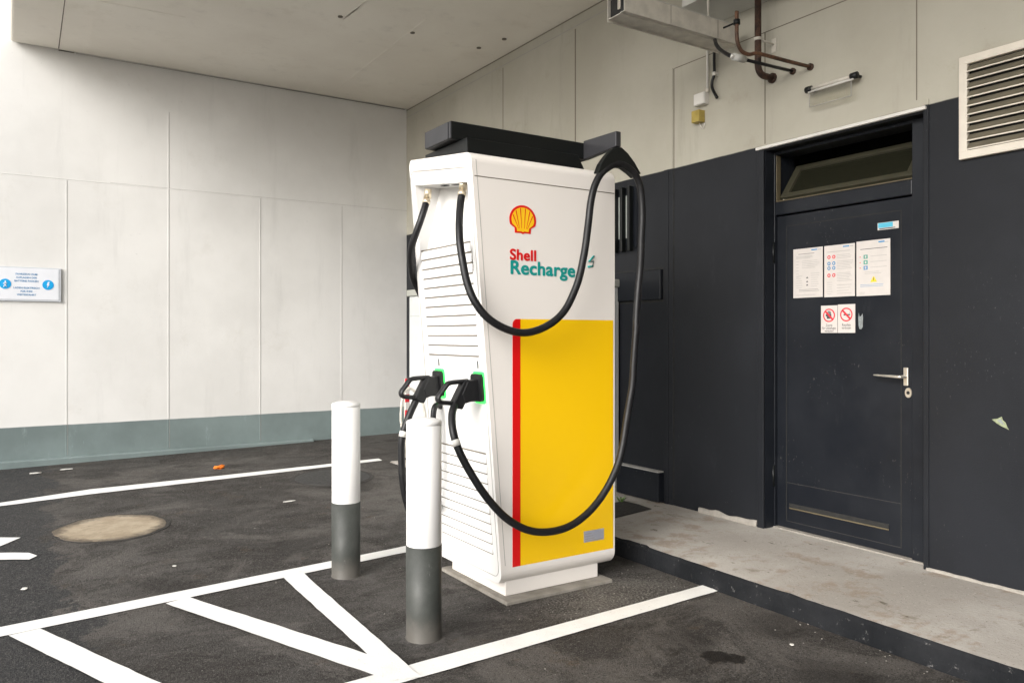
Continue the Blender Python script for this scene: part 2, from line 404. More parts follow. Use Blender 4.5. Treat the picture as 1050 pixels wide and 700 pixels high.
marking('hatching_line', [G((291, 593.5), (378, 673), (419, 684), (311.5, 588.5)), G((378, 673), (397, 700), (433, 696), (419, 684))], lift=.009)
marking('hatching_line', [G((170, 619.5), (392, 696.2), (392, 676.5), (194, 613))], lift=.0075)
marking('hatching_line', [G((9, 652.5), (170, 733), (230, 731), (41, 645.5))], lift=.0075)
marking('painted_arrow', [G((-40, 551), (21.4, 551.4), (0, 560.4), (-40, 577)), G((-30, 567), (30, 567), (38.6, 570), (-30, 571)), G((-30, 571), (38.6, 570), (30, 574), (-30, 574.5))])

def blob(cx, cy, rx, ry, m, name, lift, seed=0, amp=.25, n=40):
    mb = MB(); c = Vector((cx, cy, g(cx, cy) + lift)); P = []
    for k in range(n):
        t = 2 * math.pi * k / n; q = 1 + amp * noise.noise(Vector((math.cos(t) * 1.6 + seed, math.sin(t) * 1.6, seed))) * 1.6
        x, y = cx + rx * q * math.cos(t), cy + ry * q * math.sin(t); P.append(Vector((x, y, g(x, y) + lift)))
    mb.add([c] + P, [[0, 1 + k, 1 + (k + 1) % n] for k in range(n)], m)
    return tag(obj(name, mb), kind='structure')
if 0: p = onG(742, 674); blob(p.x - .03, p.y, .045, .045, 'oil', 'oil_stain', .003, 3, .5)
if 0: p = onG(752, 675); blob(p.x, p.y, .05, .03, 'oil', 'oil_stain', .0035, 8, .5)

# manhole covers
def flush(mb, c, r0, r1, m, lift, j, n=72):
    V_ = []
    for k in range(n):
        a_ = 2 * math.pi * k / n; q = j * noise.noise(Vector((math.cos(a_) * 3, math.sin(a_) * 3, c.x))) + j * .5 * noise.noise(Vector((math.cos(a_) * 11, math.sin(a_) * 11, c.x)))
        for rr_ in (r0, r1 + q, r1 + q):
            x_, y_ = c.x + rr_ * math.cos(a_), c.y + rr_ * math.sin(a_); V_.append(Vector((x_, y_, g(x_, y_) + lift)))
        V_[-1].z -= lift + .01
    fs = []
    for k in range(n):
        i, k2 = 3 * k, 3 * ((k + 1) % n); fs += [[i + 1, i + 2, k2 + 2, k2 + 1]]
        if r0 > 0: fs.append([i, i + 1, k2 + 1, k2])
    if r0 == 0: fs.append([3 * k + 1 for k in range(n)])
    mb.add(V_, fs, m)
p = onG(114.5, 541)
t = thing('manhole_cover', 'sandy concrete manhole cover set in the asphalt left of the bollards', 'manhole cover', (p.x, p.y, p.z))
mb = MB(); flush(mb, p, 0, .345, 'manhole_concrete', .005, .02); obj('lid', mb, t)
mb = MB(); flush(mb, p, .347, .372, 'dirt', .0035, .02); obj('frame', mb, t)
p = onG(341, 489.5)
t = thing('manhole_cover', 'dark worn manhole cover behind the far bollard', 'manhole cover', (p.x, p.y, p.z))
mb = MB(); flush(mb, p, 0, .33, 'dark_metal_cover', .005, .004); obj('lid', mb, t)
mb = MB(); flush(mb, p, .333, .365, 'dirt', .0035, .015); obj('frame', mb, t)

# raised pavement slab with a painted kerb face
mb = MB(); S = 0.05; Y0, Y1 = -6.0, 8.9; n = int((Y1 - Y0) / S)
prof = []
for i in range(n + 1):
    y = Y0 + i * S
    e = noise.noise(Vector((0, y * 7, 0))) * .014 + abs(noise.noise(Vector((3, y * 19, 0)))) * .014
    if 3.55 < y < 3.75: e += .02
    dz = noise.noise(Vector((9, y * 11, 0))) * .006
    b = KERB + .004 * noise.noise(Vector((1, y * 5, 2)))
    prof.append([(b - .006, y, -.05), (b - .004, y, .03), (b + .002 + e * .3, y, SLAB - .022 + dz), (b + .012 + abs(e), y, SLAB - .002), (b + .05 + abs(e), y, SLAB), (3.7, y, SLAB + .003), (SIDE + .3, y, SLAB + .002)])
fl = [p for r in prof for p in r]; K = 7
for i in range(n):
    for k in range(K - 1):
        mb.add([fl[i * K + k], fl[i * K + k + 1], fl[(i + 1) * K + k + 1], fl[(i + 1) * K + k]], [[0, 1, 2, 3]], 'kerb_paint' if k < 3 else 'concrete')
tag(obj('pavement', mb), kind='structure')
# dark patch with dirt on the slab behind the charger
mb = MB(); q = [onX(640, 515)]
def onS(px, py, z=SLAB + .006):
    a, b, c = ray(px, py); tt = (z - H) / c; return Vector((a * tt, b * tt, z))
mb.prism([onS(600, 520), onS(640, 513.5), onS(655, 517), onS(668, 521.5), onS(650, 526), (onS(630, 531)), onS(600, 538)], (0, 0, .002), 'dirt')
tag(obj('pavement_patch', mb), kind='structure')

# ------------------------------------------------------------------ back wall
mb = MB()
mb.box((-14, BACK, -.3), (SIDE + .3, BACK + .35, 7.5), 'back_wall_paint')
zj = onY(172, 193.5, BACK).z
def vseam(px, z0, z1, w=.011, dark=True):
    X = onY(px, 344, BACK).x
    mb.box((X - w / 2, BACK - .0016, z0), (X + w / 2, BACK + .01, z1), 'back_wall_paint', .0008, 1)
    if dark: mb.box((X + w / 2 + .003, BACK - .0008, z0), (X + w / 2 + .006, BACK + .01, z1), 'seam_grey')
vseam(68, .2, zj - .01); vseam(172.5, .2, CEIL - .45, .014); vseam(266.5, .2, zj - .01); vseam(350, .2, zj - .01, .010)
for X in (-1.3, -2.4, -3.5, -4.6, -5.7, -6.8): 
    mb.box((X - .012, BACK - .005, .2), (X + .012, BACK + .01, zj - .01), 'back_wall_paint', .0022, 1)
mb.box((-14, BACK - .002, zj - .004), (SIDE, BACK + .01, zj + .004), 'back_wall_paint', .001, 1)
mb.box((.9, BACK - .001, zj + .0045), (SIDE, BACK + .01, zj + .0065), 'seam_grey')
for z in (5.6,): mb.box((-14, BACK - .004, z - .01), (0, BACK + .01, z + .01), 'back_wall_paint')
bw = tag(obj('back_wall', mb), 'long white panelled wall with a grey green painted base at the back', 'wall', kind='thing')
mb = MB(); mb.box((-14, BACK - .07, -.3), (3.0, BACK - .002, .186), 'back_wall_paint', .012); obj('base_ledge', mb, bw)

# ------------------------------------------------------------------ ceiling (underside of the overhanging roof)
mb = MB(); mb.box((.035, -14, CEIL), (SIDE + .3, BACK - .006, CEIL + .55), 'ceiling_paint', .035, 3)  # carried on unseen behind the camera to cut light from there
def cline(p, q, w, m='ceiling_paint', d=.003):
    a, b = [Vector((0, 0, 0))] * 2
    def onC(px, py):
        A, B, C = ray(px, py); tt = (CEIL - H) / C; return Vector((A * tt, B * tt, CEIL))
    a, b = onC(*p), onC(*q); dd = (b - a); dd.z = 0; s = Vector((-dd.y, dd.x, 0)).normalized() * w / 2
    mb.prism([a + s, b + s, b - s, a - s], (0, 0, -d), m)
cline((60, 50), (68, -14), .012, 'seam_brown', .0015); cline((56.5, 49.5), (64, -14), .05)
cline((91, 55), (102, 0), .03); cline((102, 0), (108, -30), .03)
cline((100, 1), (190, 18), .012)
cline((352, 19), (382, -2), .016, 'ceiling_paint'); cline((345, 92), (437, 20), .014); cline((352, 20), (420, -35), .014)
cline((60, 51.5), (76, 54.6), .035, 'seam_brown', .002); cline((78, 55.2), (415, 112.4), .014, 'seam_brown', .002)
def cbolt(px, py):
    A, B, C = ray(px, py); tt = (CEIL - H) / C; mb.disc((A * tt, B * tt, CEIL), (0, 0, -1), .022, 'seam_brown', .008, 12)
for q in ((349, 17), (423, 33.5), (491, 49), (517, 40)): cbolt(*q)
tag(obj('ceiling', mb), kind='structure')

# ------------------------------------------------------------------ side wall
DY0, DY1, DZ1 = 2.361, 3.423, 2.60
mb = MB(); W = 'side_wall_paint'
mb.box((SIDE, -14, -.2), (SIDE + .3, DY0, CEIL + .3), W)  # lengthened out of view behind the camera to hold back light
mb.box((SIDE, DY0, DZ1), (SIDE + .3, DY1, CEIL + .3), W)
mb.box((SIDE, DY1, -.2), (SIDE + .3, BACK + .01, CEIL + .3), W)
def gap(y0, y1, z0, z1, m='dark_gap', d=.0012): mb.box((SIDE - d, y0, z0), (SIDE + .01, y1, z1), m)
def vy(px): return onX(px, 344).y
zt = 3.37
gap(vy(691.5), vy(691.5) + .010, SLAB + .05, 2.63); gap(vy(691.5), vy(691.5) + .007, 2.63, zt, 'seam_brown')
gap(vy(785), vy(785) + .008, 2.64, zt, 'seam_brown'); gap(vy(590.5), vy(590.5) + .014, 2.63, CEIL - .12, 'seam_brown')
gap(vy(516), vy(516) + .008, 2.63, CEIL - .12, 'seam_brown'); gap(vy(940.5), vy(940.5) + .006, 2.67, zt, 'seam_brown')
gap(-6, vy(691.5), zt, zt + .006, 'seam_brown'); gap(1.2, 1.207, 2.63, zt, 'seam_brown'); gap(0, .008, .1, zt, 'seam_brown')
gap(vy(691.5), BACK, CEIL - .10, CEIL - .094, 'seam_grey'); gap(-6, BACK, CEIL - .012, CEIL - .002, 'seam_brown')
mb.box((SIDE - .006, vy(691.5) + .012, SLAB), (SIDE + .01, vy(683.5), 3.38), W, .002, 1)            # batten
mb.box((SIDE - .012, vy(691.5) + .055, SLAB), (SIDE + .01, vy(683.5) + .02, 2.63), W, .002, 1)
mb.box((SIDE - .016, DY1, SLAB), (SIDE + .01, DY1 + .052, 2.60), W, .003, 1)                          # post beside the door
mb.box((SIDE - .008, DY0 - .03, SLAB), (SIDE + .01, DY0 - .003, 2.66), W, .002, 1)
sw = tag(obj('side_wall', mb), 'cream wall with a black painted lower half beside the charger', 'wall', kind='thing')
mb = MB(); mb.box((SIDE - .022, DY0 - .02, DZ1 + .004), (SIDE + .01, DY1 + .06, DZ1 + .024), 'white_plastic', .004); obj('drip_strip', mb, sw)
def mortar(ya, yb, th):                                # crumbly mortar line at the foot of the wall
    mb = MB(); n = int((yb - ya) / .03); V_ = []
    for i in range(n + 1):
        y = ya + (yb - ya) * i / n; h = SLAB + th * (1 + .45 * noise.noise(Vector((y * 9, 0, th)))) ; d = .012 + .008 * noise.noise(Vector((y * 14, 3, 0)))
        V_ += [(SIDE - d - .008, y, SLAB - .01), (SIDE - d, y, h - .006), (SIDE - d + .006, y, h), (SIDE + .01, y, h)]
    mb.add(V_, [[4 * i + k, 4 * i + k + 1, 4 * i + k + 5, 4 * i + k + 4] for i in range(n) for k in range(3)], 'mortar')
    mb.add(V_[-4:], [[3, 2, 1, 0]], 'mortar'); mb.add(V_[:4], [[0, 1, 2, 3]], 'mortar')
    obj('mortar_line', mb, sw)
mortar(-6, DY0 - .02, .016); mortar(DY1 + .06, 4.0, .036)
# hatch and box panel fixed on the black half
mb = MB(); a, b = onX(680, 277.5), onX(655, 308); mb.box((SIDE - .03, a.y, 1.655), (SIDE + .01, 4.97, 1.885), 'door_paint', .006)
mb.box((SIDE - .002, a.y - .03, 1.635), (SIDE + .01, 4.9, 1.90), 'dark_gap'); obj('hatch', mb, sw)  # dark sheet past the edges paints the shade round the hatch
mb = MB(); mb.box((SIDE - .06, 4.36, SLAB + .01), (SIDE + .01, 4.845, .345), 'door_paint', .008); mb.box((SIDE - .064, 4.355, .345), (SIDE + .01, 4.845, .352), 'seam_grey'); obj('base_box', mb, sw)

# barred window
wn = thing('barred_window', 'narrow dark barred window high on the wall behind the charger', 'window', (SIDE, 5.1, 2.06))
y0, y1, z0, z1 = 4.66, 5.6, 2.08, 2.57
mb = MB(); mb.box((SIDE - .012, y0, z0), (SIDE - .002, y1, z1), 'door_paint', .002); obj('frame', mb, wn)
mb = MB(); mb.box((SIDE - .016, y0 + .10, z0 + .08), (SIDE - .0125, y1 - .04, z1 - .07), 'frosted_glass'); obj('pane', mb, wn)
yy = y0 + .03
while yy < y1:
    mb = MB(); mb.box((SIDE - .06, yy, z0 - .03), (SIDE - .017, yy + .028, z1 - .005), 'black_metal', .004); obj('bar', mb, wn); yy += .088

# ------------------------------------------------------------------ door with transom window
D = DOORX
dr = thing('metal_door', 'black metal service door with notices and a tilted transom window above', 'door', (D, (DY0 + DY1) / 2, SLAB))
def dy(px): return onX(px, 344, D).y
ly0, ly1 = dy(938), dy(797.5)                         # clear opening between the jambs
mb = MB()
mb.box((D - .03, DY0, SLAB), (D + .12, ly0, DZ1 - .002), 'door_paint', .004)
mb.box((D - .03, ly1, SLAB), (D + .12, DY1, DZ1 - .002), 'door_paint', .004)
mb.box((D - .03, ly0, 2.575), (D + .12, ly1, DZ1 - .002), 'door_paint', .004)
mb.box((D - .028, ly0, 2.175), (D + .12, ly1, 2.262), 'door_paint', .006)
mb.box((SIDE + .004, DY1 - .004, SLAB), (D - .03, DY1 - .0005, DZ1 - .002), 'door_paint')
mb.box((SIDE + .004, DY0 + .0005, SLAB), (D - .03, DY0 + .004, DZ1 - .002), 'door_paint')
mb.box((SIDE + .004, DY0, DZ1 - .006), (D - .03, DY1, DZ1 - .0025), 'black_metal')
obj('frame', mb, dr)
mb = MB()
mb.box((D - .012, ly0 + .004, SLAB + .012), (D + .05, ly1 - .004, 2.168), 'door_paint', .005)
X = D - .012; gw = .005
py0, py1, pz1 = dy(925.7), dy(807.4), 2.095
pz0 = onX(865, 505, D).z; pb = onX(865, 547, D).z
def gl(y0, y1, z0, z1, m='dark_gap'): mb.box((X - .0012, y0, z0), (X + .01, y1, z1), m)
gl(py0, py1, pz1, pz1 + gw); gl(py0, py0 + gw, pb, pz1); gl(py1 - gw, py1, pb, pz1)
gl(py0, py1, pz0, pz0 + gw * .7, 'dark_metal_cover'); gl(py0, py1, pb, pb + gw * .7, 'dark_metal_cover')
mb.box((X - .005, py0 + .03, pz0 + .006), (X + .01, py1 - .02, pb + .16), 'door_paint', .002) if False else None
leaf = obj('door_leaf', mb, dr)
zs = onX(865, 529, D).z
mb = MB(); mb.box((X - .004, dy(913), zs - .014), (X - .0014, dy(811), zs + .014), 'dark_gap'); mb.box((X - .008, dy(913), zs - .022), (X - .0014, dy(811), zs - .014), 'timber_and_highlight', .002); obj('vent_slot', mb, leaf)  # lighter strip under the slot paints its highlight
# handle
hc = onX(929.5, 386, X); mb = MB()
mb.box((X - .010, hc.y - .014, hc.z - .052), (X - .0005, hc.y + .014, hc.z + .052), 'steel', .004)
hp = [Vector((X - .01, hc.y, hc.z)), Vector((X - .055, hc.y, hc.z)), Vector((X - .062, hc.y + .02, hc.z)), Vector((X - .062, hc.y + .08, hc.z + .002)), Vector((X - .058, hc.y + .165, hc.z + .004))]
mb.tube(spline(hp, 5), [.009] * 12 + [.0085, .008, .0075, .007, .007, .006, .006, .005, .004], 'steel', 10); obj('handle', mb, leaf)
kc = onX(932, 402.5, X); mb = MB(); mb.disc((X, kc.y, kc.z), (-1, 0, 0), .028, 'steel', .008, 20, .7); mb.disc((X - .008, kc.y, kc.z), (-1, 0, 0), .010, 'dark_gap', .001, 14); obj('lock', mb, leaf)
for zc in (1.93, .45):
    mb = MB(); mb.tube([(D - .036, ly1 + .008, zc - .07), (D - .036, ly1 + .008, zc + .07)], .010, 'black_metal', 10); obj('hinge', mb, dr)
# transom: dark room behind and a bottom-hung sash leaning inwards
mb = MB(); bx0 = D + .13
tz0, tz1 = 2.262, 2.575
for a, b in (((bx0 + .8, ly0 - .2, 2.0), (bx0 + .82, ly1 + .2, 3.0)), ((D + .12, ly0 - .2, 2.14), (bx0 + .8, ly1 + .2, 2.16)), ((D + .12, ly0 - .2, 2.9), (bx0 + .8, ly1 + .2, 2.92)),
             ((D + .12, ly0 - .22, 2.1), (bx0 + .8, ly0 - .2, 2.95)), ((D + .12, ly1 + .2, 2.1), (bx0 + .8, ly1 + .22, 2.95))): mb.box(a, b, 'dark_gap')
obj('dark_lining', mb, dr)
tw = MB(); zb = tz0 + .015; xb = D + .03
xt, ztp = D + .20, tz0 + .245
def sp(u, v):                                           # u along Y 0..1 (0 near), v up the sash
    return Vector((xb + (xt - xb) * v, ly0 + .012 + (ly1 - ly0 - .024) * u, zb + (ztp - zb) * v))
nrm = Vector((-(ztp - zb), 0, xt - xb)).normalized() * .03
def q4(u0, u1, v0, v1, m, off=(0, 0, 0), th=None):
    o_ = Vector(off); tw.prism([sp(u0, v0) + o_, sp(u1, v0) + o_, sp(u1, v1) + o_, sp(u0, v1) + o_], (th or nrm), m, .003)
q4(0, 1, 0, .13, 'sash_frame'); q4(0, 1, .87, 1, 'sash_frame'); q4(0, .055, .13, .87, 'sash_frame'); q4(.945, 1, .13, .87, 'sash_frame')
ts = obj('sash', tw, dr)
tw = MB(); q4(.055, .945, .13, .87, 'window_glass', tuple(nrm * .3), nrm * .2); obj('pane', tw, ts)
mb = MB(); mb.box((D - .02, ly1 - .008, tz0 + .002), (D + .02, ly1 - .002, tz1 - .002), 'timber_and_highlight', .002); mb.box((D - .02, ly0, tz0 + .002), (D + .02, ly1 - .012, tz0 + .010), 'timber_and_highlight', .002); obj('timber_trim', mb, dr)
mb = MB(); mb.tube([(D + .02, ly1 - .03, tz0 + .01), sp(.97, .55) + Vector((-.01, 0, .02))], .006, 'galvanised', 8); obj('stay', mb, dr)
# dark sill strip
mb = MB(); mb.box((D - .05, DY0 + .01, SLAB + .001), (D + .1, DY1 - .01, SLAB + .010), 'mortar', .002); obj('threshold', mb, dr)

# notices on the door (surface frame: u to the right = -Y, v up)
XP = X - .0018
def dfn(px, py, off=0):
    c = onX(px, py, XP)
    return lambda u, v, w: Vector((XP - off - w, c.y - u, c.z + v))
def rect(mb, f, u0, v0, u1, v1, m, th=.0006, w=0):
    mb.prism([f(u0, v0, w), f(u1, v0, w), f(u1, v1, w), f(u0, v1, w)], (-th, 0, 0), m)
def sheet(px0, px1, pyt, pyb, name, label, draw):
    a = onX(px0, pyb, XP); b = onX(px1, pyt, XP); w_, h_ = a.y - b.y, onX(px0, pyt, XP).z - a.z
    t = thing(name, label, 'notice', (XP, (a.y + b.y) / 2, a.z))
    f = lambda u, v, w=0: Vector((XP - w, a.y - u * w_, a.z + v * h_))
    mb = MB(); rect(mb, f, 0, 0, 1, 1, 'paper', .0012); obj('sheet', mb, t)
    mb = MB(); draw(mb, f, w_, h_); obj('print', mb, t)
    return t
W1 = .0015
def lines(mb, f, u0, u1, v0, v1, n, m='ink_grey', rag=.3, h=.006):
    for i in range(n):
        v = v1 - (v1 - v0) * i / max(n - 1, 1); e = u1 - random.random() * rag * (u1 - u0)
        rect(mb, f, u0, v, e, v + h, m, .0004, W1)
def circ(mb, f, u, v, r, m, w_=0, w=W1):
    mb.disc(f(u, v, w), (-1, 0, 0), r, m, .0004, 20)
def header(mb, f): rect(mb, f, .62, .945, .82, .968, 'ink_blue', .0004, W1); rect(mb, f, .84, .947, .95, .960, 'ink_grey', .0004, W1)
def d1(mb, f, w_, h_):
    header(mb, f); rect(mb, f, .18, .885, .72, .893, 'ink_dark', .0004, W1)
    lines(mb, f, .1, .7, .80, .84, 3); lines(mb, f, .1, .2, .42, .74, 6); lines(mb, f, .3, .9, .60, .74, 5)
    lines(mb, f, .6, .9, .22, .48, 7); lines(mb, f, .1, .32, .20, .44, 6); lines(mb, f, .2, .9, .13, .16, 2, 'ink_dark', .1); lines(mb, f, .1, .9, .05, .05, 1)
    for v in (.39, .31, .24): mb.prism([f(.44, v, W1), f(.52, v, W1), f(.48, v + .035, W1)], (-.0004, 0, 0), 'ink_dark')
def d2(mb, f, w_, h_):
    header(mb, f); rect(mb, f, .1, .87, .85, .878, 'ink_grey', .0004, W1)
    for (u, v, m) in ((.16, .775, 'safety_red'), (.32, .775, 'safety_red'), (.16, .65, 'ink_blue'), (.32, .65, 'ink_blue'), (.16, .56, 'ink_blue'), (.32, .56, 'ink_blue'), (.16, .42, 'safety_red'), (.32, .42, 'safety_red')):
        circ(mb, f, u, v, .0115, m)
        circ(mb, f, u, v, .0055, 'paper', w=W1 + .0005)
    lines(mb, f, .42, .95, .74, .80, 3); lines(mb, f, .42, .95, .53, .68, 6); lines(mb, f, .42, .95, .30, .45, 6); lines(mb, f, .1, .3, .06, .28, 6); lines(mb, f, .42, .92, .06, .22, 4)
def d3(mb, f, w_, h_):
    rect(mb, f, .66, .945, .84, .97, 'ink_blue', .0004, W1); rect(mb, f, .84, .942, .95, .950, 'ink_grey', .0004, W1)
    rect(mb, f, .12, .845, .92, .855, 'ink_dark', .0004, W1)
    for v, m in ((.71, 'safety_green'), (.61, 'safety_green'), (.51, 'ink_blue')):
        rect(mb, f, .22, v - .035, .34, v + .035, m, .0004, W1); rect(mb, f, .255, v - .02, .305, v + .02, 'paper', .0003, W1 + .0005)
        rect(mb, f, .1, v - .006, .13, v + .010, 'safety_red', .0004, W1)
        rect(mb, f, .42, v, .9, v + .006, 'ink_grey', .0004, W1)
    lines(mb, f, .25, .75, .40, .43, 2)
    mb.prism([f(.42, .245, W1), f(.62, .245, W1), f(.52, .355, W1)], (-.0004, 0, 0), 'safety_yellow')
    rect(mb, f, .508, .27, .530, .325, 'ink_dark', .0003, W1 + .0005)
    lines(mb, f, .12, .88, .17, .20, 2, 'ink_blue', .15); lines(mb, f, .1, .3, .03, .06, 2)
sheet(813.6, 843.8, 256, 305.7, 'notice', 'leftmost white printed notice on the door, plain grey text only', d1)
sheet(845.3, 876.7, 252.5, 304.8, 'notice', 'middle white notice on the door, with red and blue round symbols', d2)
sheet(878.3, 913, 248, 303.8, 'notice', 'right white notice on the door, with green squares and yellow triangle', d3)
def prohibition(px0, px1, pyt, pyb, label, words, kind):
    a = onX(px0, pyb, XP); b = onX(px1, pyt, XP); w_, h_ = a.y - b.y, onX(px0, pyt, XP).z - a.z
    t = thing('prohibition_sign', label, 'sign', (XP, (a.y + b.y) / 2, a.z))
    f = lambda u, v, w=0: Vector((XP - w, a.y - u * w_, a.z + v * h_))
    mb = MB(); rect(mb, f, 0, 0, 1, 1, 'paper', .0016); obj('plate', mb, t)
    mb = MB(); c = f(.5, .64, .0018); r = w_ * .36
    if kind == 'hand':
        mb.box((c.x - .0005, c.y - r * .38, c.z - r * .5), (c.x, c.y + r * .38, c.z + r * .12), 'ink_dark')
        for k in range(4): y = c.y - r * .32 + k * r * .2; mb.box((c.x - .0005, y, c.z + r * .1), (c.x, y + r * .14, c.z + r * (.55 + .12 * (k in (1, 2)))), 'ink_dark')
        mb.box((c.x - .0005, c.y + r * .38, c.z - r * .15), (c.x, c.y + r * .56, c.z + r * .2), 'ink_dark')
    else:
        mb.box((c.x - .0005, c.y - r * .6, c.z - r * .12), (c.x, c.y + r * .45, c.z + r * .08), 'ink_dark')
        mb.box((c.x - .0005, c.y - r * .6, c.z + r * .14), (c.x, c.y - r * .5, c.z + r * .45), 'ink_grey')
    obj('symbol', mb, t)
    mb = MB(); mb.ring(c + Vector((-.0008, 0, 0)), (-1, 0, 0), r * .82, r, 'safety_red', .0006)
    k = .62 * r; s_ = .07 * r * 1.4
    p1 = c + Vector((-.0008, k, k)); p2 = c + Vector((-.0008, -k, -k)); sv = Vector((0, s_, -s_))
    mb.prism([p1 + sv, p2 + sv, p2 - sv, p1 - sv], (-.0005, 0, 0), 'safety_red'); obj('red_ring', mb, t)
    mb = MB()
    for i, wd in enumerate(words):
        text_into(mb, wd, 'ink_dark', lambda u, v, w, i=i: f(.5, .24 - .105 * i, .0019) + Vector((-w, -u, v)), h_ * .125, 'CENTER', th=.0002, sx=.8)
    obj('lettering', mb, t)
prohibition(842, 858.8, 313.5, 341.2, 'white plate with a hand in a red prohibition ring, left of the no smoking plate', ['Zutritt', 'für Unbefugte', 'verboten'], 'hand')
prohibition(859.3, 877, 312.2, 341.2, 'white no smoking plate on the black door', ['Rauchen', 'verboten'], 'smoke')
a, b = onX(900, 236.3, XP), onX(921.6, 227.5, XP)
t = thing('blue_sticker', 'small blue and white sticker high on the black door', 'sticker', (XP, (a.y + b.y) / 2, a.z))
mb = MB(); mb.box((XP - .001, a.y, a.z), (XP, b.y, a.z + .042), 'paper'); obj('backing', mb, t)
mb = MB(); mb.box((XP - .0018, a.y - .004, a.z + .012), (XP - .0012, b.y + .035, a.z + .040), 'sticker_cyan'); mb.box((XP - .0018, a.y - .01, a.z + .004), (XP - .0012, b.y + .02, a.z + .009), 'ink_dark'); obj('print', mb, t)
c = onX(882.5, 329, XP); mb = MB()
mb.prism([c + Vector((0, y, z)) for y, z in ((.013, -.03), (.016, .02), (.012, .05), (.006, .025), (-.004, .03), (-.012, .045), (-.016, .02), (-.014, -.035), (-.004, -.05), (.008, -.047))], (-.0008, 0, 0), 'old_adhesive')
tag(obj('sticker_residue', mb, loc=c), 'torn grey sticker residue right of the no smoking plate', 'sticker')
c = onX(1027, 433); mb = MB()
P = [(.045, .012), (.028, .016), (.018, .018), (-.002, .030), (-.008, .012), (-.020, .002), (-.026, -.016), (-.036, -.034), (-.020, -.026), (0, -.018), (.018, -.008)]
mb.prism([c + Vector((-.002, y, z)) for y, z in P], (-.0012, 0, 0), 'torn_paper')
mb.prism([c + Vector((-.0035, y * .45 + .002, z * .5 + .004)) for y, z in P[:8]], (-.0008, 0, 0), 'old_adhesive')
tag(obj('torn_sticker', mb, loc=c), 'torn greenish paper scrap stuck on the black wall right of the door', 'sticker')

# ------------------------------------------------------------------ air vent
a = onX(986, 61); zlo = onX(985.3, 165).z; yv1 = a.y; yv0 = yv1 - .95
vt = thing('air_vent', 'large cream framed louvred air vent high on the wall right of the door', 'air vent', (SIDE, (yv0 + yv1) / 2, zlo))
fw = .042; mb = MB()
mb.box((SIDE - .03, yv0, zlo), (SIDE - .001, yv1, zlo + fw), 'louvre_cream', .004); mb.box((SIDE - .03, yv0, a.z - fw), (SIDE - .001, yv1, a.z), 'louvre_cream', .004)
mb.box((SIDE - .0305, yv1 - fw, zlo + fw - .004), (SIDE - .001, yv1, a.z - fw + .004), 'louvre_cream', .004); mb.box((SIDE - .0305, yv0, zlo + fw - .004), (SIDE - .001, yv0 + fw, a.z - fw + .004), 'louvre_cream', .004)
obj('frame', mb, vt)
mb = MB(); mb.box((SIDE - .004, yv0 + fw, zlo + fw), (SIDE - .001, yv1 - fw, a.z - fw), 'dark_gap'); obj('backing', mb, vt)
n = 10; hgt = (a.z - zlo - 2 * fw) / n
for i in range(n):
    z = zlo + fw + i * hgt; mb = MB()
    pr = [(-.026, .004), (-.030, .012), (-.012, hgt * .86), (-.008, hgt * .86), (-.020, .010), (-.020, .004)]
    mb.prism([Vector((SIDE + x_, yv0 + fw, z + z_)) for x_, z_ in pr], (0, yv1 - yv0 - 2 * fw, 0), 'louvre_slat')
    mb.box((SIDE - .032, yv0 + fw, z + .002), (SIDE - .025, yv1 - fw, z + .008), 'louvre_cream'); obj('slat', mb, vt)

# ------------------------------------------------------------------ things under the ceiling near the side wall
DUZ = 3.57
mb = MB(); mb.box((3.80, .6, DUZ), (SIDE - .002, 3.78, CEIL - .002), 'duct_paint', .006)
for y in (1.6, 2.6): mb.box((3.796, y, DUZ - .003), (SIDE - .003, y + .03, CEIL - .01), 'duct_paint')
mb.box((3.80, 3.40, DUZ - .0015), (SIDE - .003, 3.406, DUZ + .01), 'seam_grey')
tag(obj('duct', mb, loc=(4, 2.2, DUZ)), 'pale boxed duct in the corner of ceiling and wall above the door', 'duct')
# cable trunking
tr = thing('cable_trunking', 'long grey metal cable trunking hanging above the charger and reaching the wall', 'cable trunking', (3.55, 3.6, 3.28))
tx0, tx1, ty0, ty1, tz0_, tz1_ = 3.07, 4.06, 3.52, 3.675, 3.28, 3.415
mb = MB(); th = .004
mb.box((tx0, ty0, tz0_ + .02), (tx1, ty0 + th, tz1_), 'galvanised'); mb.box((tx0, ty1 - th, tz0_), (tx1, ty1, tz1_), 'galvanised')
mb.box((tx0, ty0 + .03, tz0_ + .012), (tx1, ty1 - th, tz0_ + .016), 'galvanised'); mb.box((tx0, ty0, tz0_ + .016), (tx1, ty0 + .036, tz0_ + .020), 'galvanised')
for k in (.38, .80): mb.box((tx0 + (tx1 - tx0) * k, ty0 - .001, tz0_ + .022), (tx0 + (tx1 - tx0) * k + .003, ty0 + .002, tz1_), 'seam_brown')
obj('tray', mb, tr)
mb = MB(); mb.box((tx0 - .004, ty0 - .004, tz1_), (tx1, ty1 + .004, tz1_ + .004), 'duct_paint', .001); obj('lid', mb, tr)
mb = MB(); mb.box((tx0 + .01, ty0 + .05, tz0_ + .05), (tx0 + .02, ty0 + .075, tz1_ - .012), 'steel', .003); mb.box((tx0 + .02, ty0 + .005, tz0_ + .022), (tx0 + .026, ty1 - .006, tz1_ - .002), 'dark_gap'); obj('end_bracket', mb, tr)  # steel bracket, plus a dark plate painting the shaded hollow of the open end
for x_ in (3.30, 3.85):
    mb = MB(); mb.tube([(x_, ty0 + .07, tz1_ + .004), (x_, ty0 + .07, CEIL)], .008, 'galvanised', 8); obj('hanger_rod', mb, tr)
